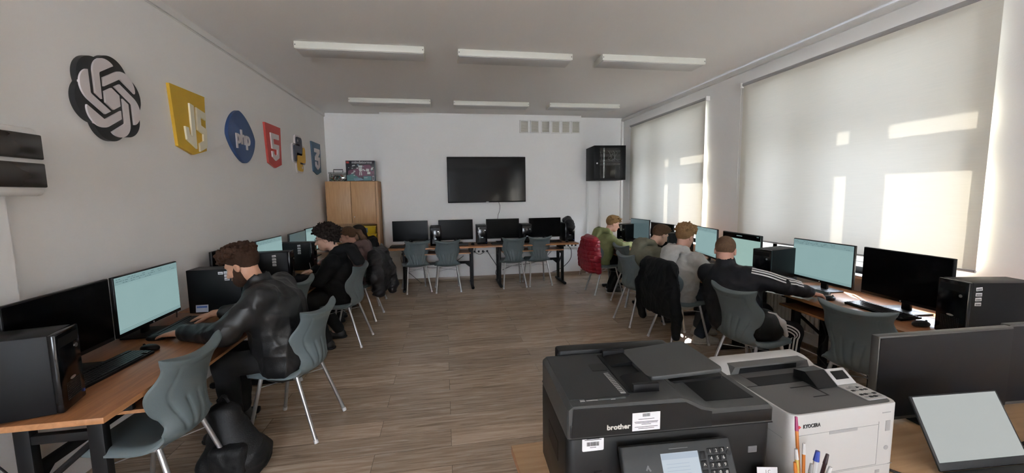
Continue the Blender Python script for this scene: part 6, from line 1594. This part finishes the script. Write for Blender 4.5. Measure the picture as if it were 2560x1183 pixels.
put_text('LC', 0.0135, PB['red'], 'print', pg, (-0.012, -0.001, 0.062), (1, 0, 0), (0, 0, 1), 0.0003)
b = MB(); b.box((-0.014, -0.0009, 0.090), (0.040, 0.0006, 0.003), Matrix.Rotation(-0.75, 3, 'Y')); b.box((-0.016, -0.0009, 0.086), (0.028, 0.0006, 0.0022), Matrix.Rotation(-0.6, 3, 'Y')); b.build('red_print', PB['red'], pg, smooth=0)
b = MB(); b.box((0.014, -0.0009, 0.094), (0.020, 0.0006, 0.006)); b.build('dark_print', PB['ink'], pg, smooth=0)
# ------------------------------------------------------------------ cables, papers and small things
def cable(label, pts, r=0.0045, m='cable', name='power_cable', grp='loose cables under the desks'):
    b = MB(); b.tube(pts, r, 6, smooth=7); tag(b.build(name, M[m]), label, 'cable', grp)
cable('black cable looping from the wall trunking under the leftmost far monitor', [(-0.78, 7.60, 0.55), (-0.80, 7.50, 0.48), (-0.74, 7.46, 0.30), (-0.62, 7.48, 0.18), (-0.50, 7.50, 0.06), (-0.45, 7.52, 0.01)])
cable('black cable hanging in a shallow arc behind the two left far chairs', [(-0.60, 7.47, 0.40), (-0.30, 7.45, 0.31), (0.05, 7.46, 0.33), (0.33, 7.47, 0.50)])
cable('black cable dropping from the tower with one sticker to the sockets', [(0.66, 7.45, 0.74), (0.60, 7.52, 0.70), (0.55, 7.54, 0.56), (0.64, 7.57, 0.50), (0.74, 7.60, 0.55)])
cable('thick black cable falling from the middle sockets to the floor', [(0.78, 7.60, 0.55), (0.84, 7.56, 0.45), (0.95, 7.54, 0.26), (0.93, 7.53, 0.12), (1.05, 7.50, 0.015)], 0.006)
cable('black cable sagging behind the two right far chairs', [(1.05, 7.47, 0.20), (1.25, 7.45, 0.28), (1.50, 7.45, 0.30), (1.80, 7.46, 0.36), (2.00, 7.47, 0.52)])
cable('black cable curling from the end socket beside the far desk', [(2.38, 7.60, 0.60), (2.42, 7.55, 0.52), (2.40, 7.52, 0.36), (2.28, 7.52, 0.22), (2.12, 7.50, 0.14), (2.02, 7.46, 0.12)], 0.006)
cable('thin grey cable hanging from the end socket beside the red coat', [(2.53, 7.61, 0.60), (2.58, 7.58, 0.40), (2.62, 7.58, 0.20), (2.61, 7.60, 0.01)], 0.003, 'cable_white')
cable('black cable loop under the nearest left desk edge', [(-1.60, 2.95, 0.62), (-1.56, 2.82, 0.52), (-1.55, 2.66, 0.56), (-1.56, 2.56, 0.50), (-1.60, 2.50, 0.62)])
cable('black cable trailing down the wall below the nearest left tower', [(-1.98, 1.95, 0.62), (-2.00, 2.02, 0.50), (-1.96, 2.06, 0.34), (-2.0, 2.0, 0.18), (-2.01, 1.98, 0.01)])
cable('black cable hanging under the right desk before the white radiator', [(3.12, 2.95, 0.62), (3.16, 2.85, 0.40), (3.20, 2.95, 0.18), (3.28, 2.80, 0.02)])
cable('black cable looping behind the tracksuit boy under the right desk', [(3.10, 2.65, 0.62), (3.14, 2.62, 0.36), (3.22, 2.55, 0.20), (3.30, 2.60, 0.02)])
cable('black cable curling behind the lit monitor at the bearded man', [(-1.97, 3.20, 1.02), (-2.01, 3.26, 1.05), (-2.01, 3.34, 0.98), (-1.98, 3.31, 0.86), (-1.95, 3.25, 0.76)])
cable('black cable curling behind the end of the near right tower', [(3.36, 1.84, 1.00), (3.40, 1.82, 0.95), (3.37, 1.80, 0.88), (3.41, 1.80, 0.78)], 0.004)
for k, (x, y, a, sx, sy, l) in enumerate([(2.80, 2.99, 0.3, 0.10, 0.15, 'white paper sheet on the right desk edge below the striped sleeve'), (2.85, 2.83, 0.2, 0.07, 0.09, 'small white slip of paper beside the striped sleeve on the right desk')]):
    b = MB(); b.box((0, 0, 0.0008), (sx, sy, 0.0012)); o = b.build('paper_sheet', M['label'], smooth=0, loc=(x, y, DZ), rot=(0, 0, a)); tag(o, l, 'paper', 'loose white papers')
t = thing('tent_card', 'small pale blue card standing at the foot of the lit monitor by the outstretched arm', 'card', (3.09, 3.17, DZ + 0.026), R(-100))
b = MB(); b.box((0, 0, 0.030), (0.085, 0.0012, 0.058), Matrix.Rotation(-0.25, 3, 'X')); b.build('sheet', M['card_paper'], t, smooth=0)
b = MB(); b.box((0, -0.004, 0.042), (0.07, 0.0012, 0.014), Matrix.Rotation(-0.25, 3, 'X')); b.build('print', M['card_blue'], t, smooth=0)
t = thing('drinking_bottle', 'clear dark bottle standing before the monitor of the boy in green', 'bottle', (3.02, 6.62, DZ))
b = MB(); b.lathe([(0.0, 0.0), (0.034, 0.0), (0.036, 0.01), (0.036, 0.125), (0.030, 0.145), (0.024, 0.155)], n=18, caps=False); b.build('body', M['smoke'], t)
b = MB(); b.lathe([(0.026, 0.152), (0.027, 0.180), (0.022, 0.186), (0.0, 0.187)], n=18); b.build('cap', M['plastic_black'], t)
t = thing('paper_slip', 'narrow white slip standing against the tower at the hands of the curly boy', 'paper', (-1.545, 4.95, DZ), R(100))
b = MB(); b.box((0, 0, 0.06), (0.022, 0.0012, 0.12), Matrix.Rotation(-0.15, 3, 'X')); b.build('sheet', M['label'], t, smooth=0)
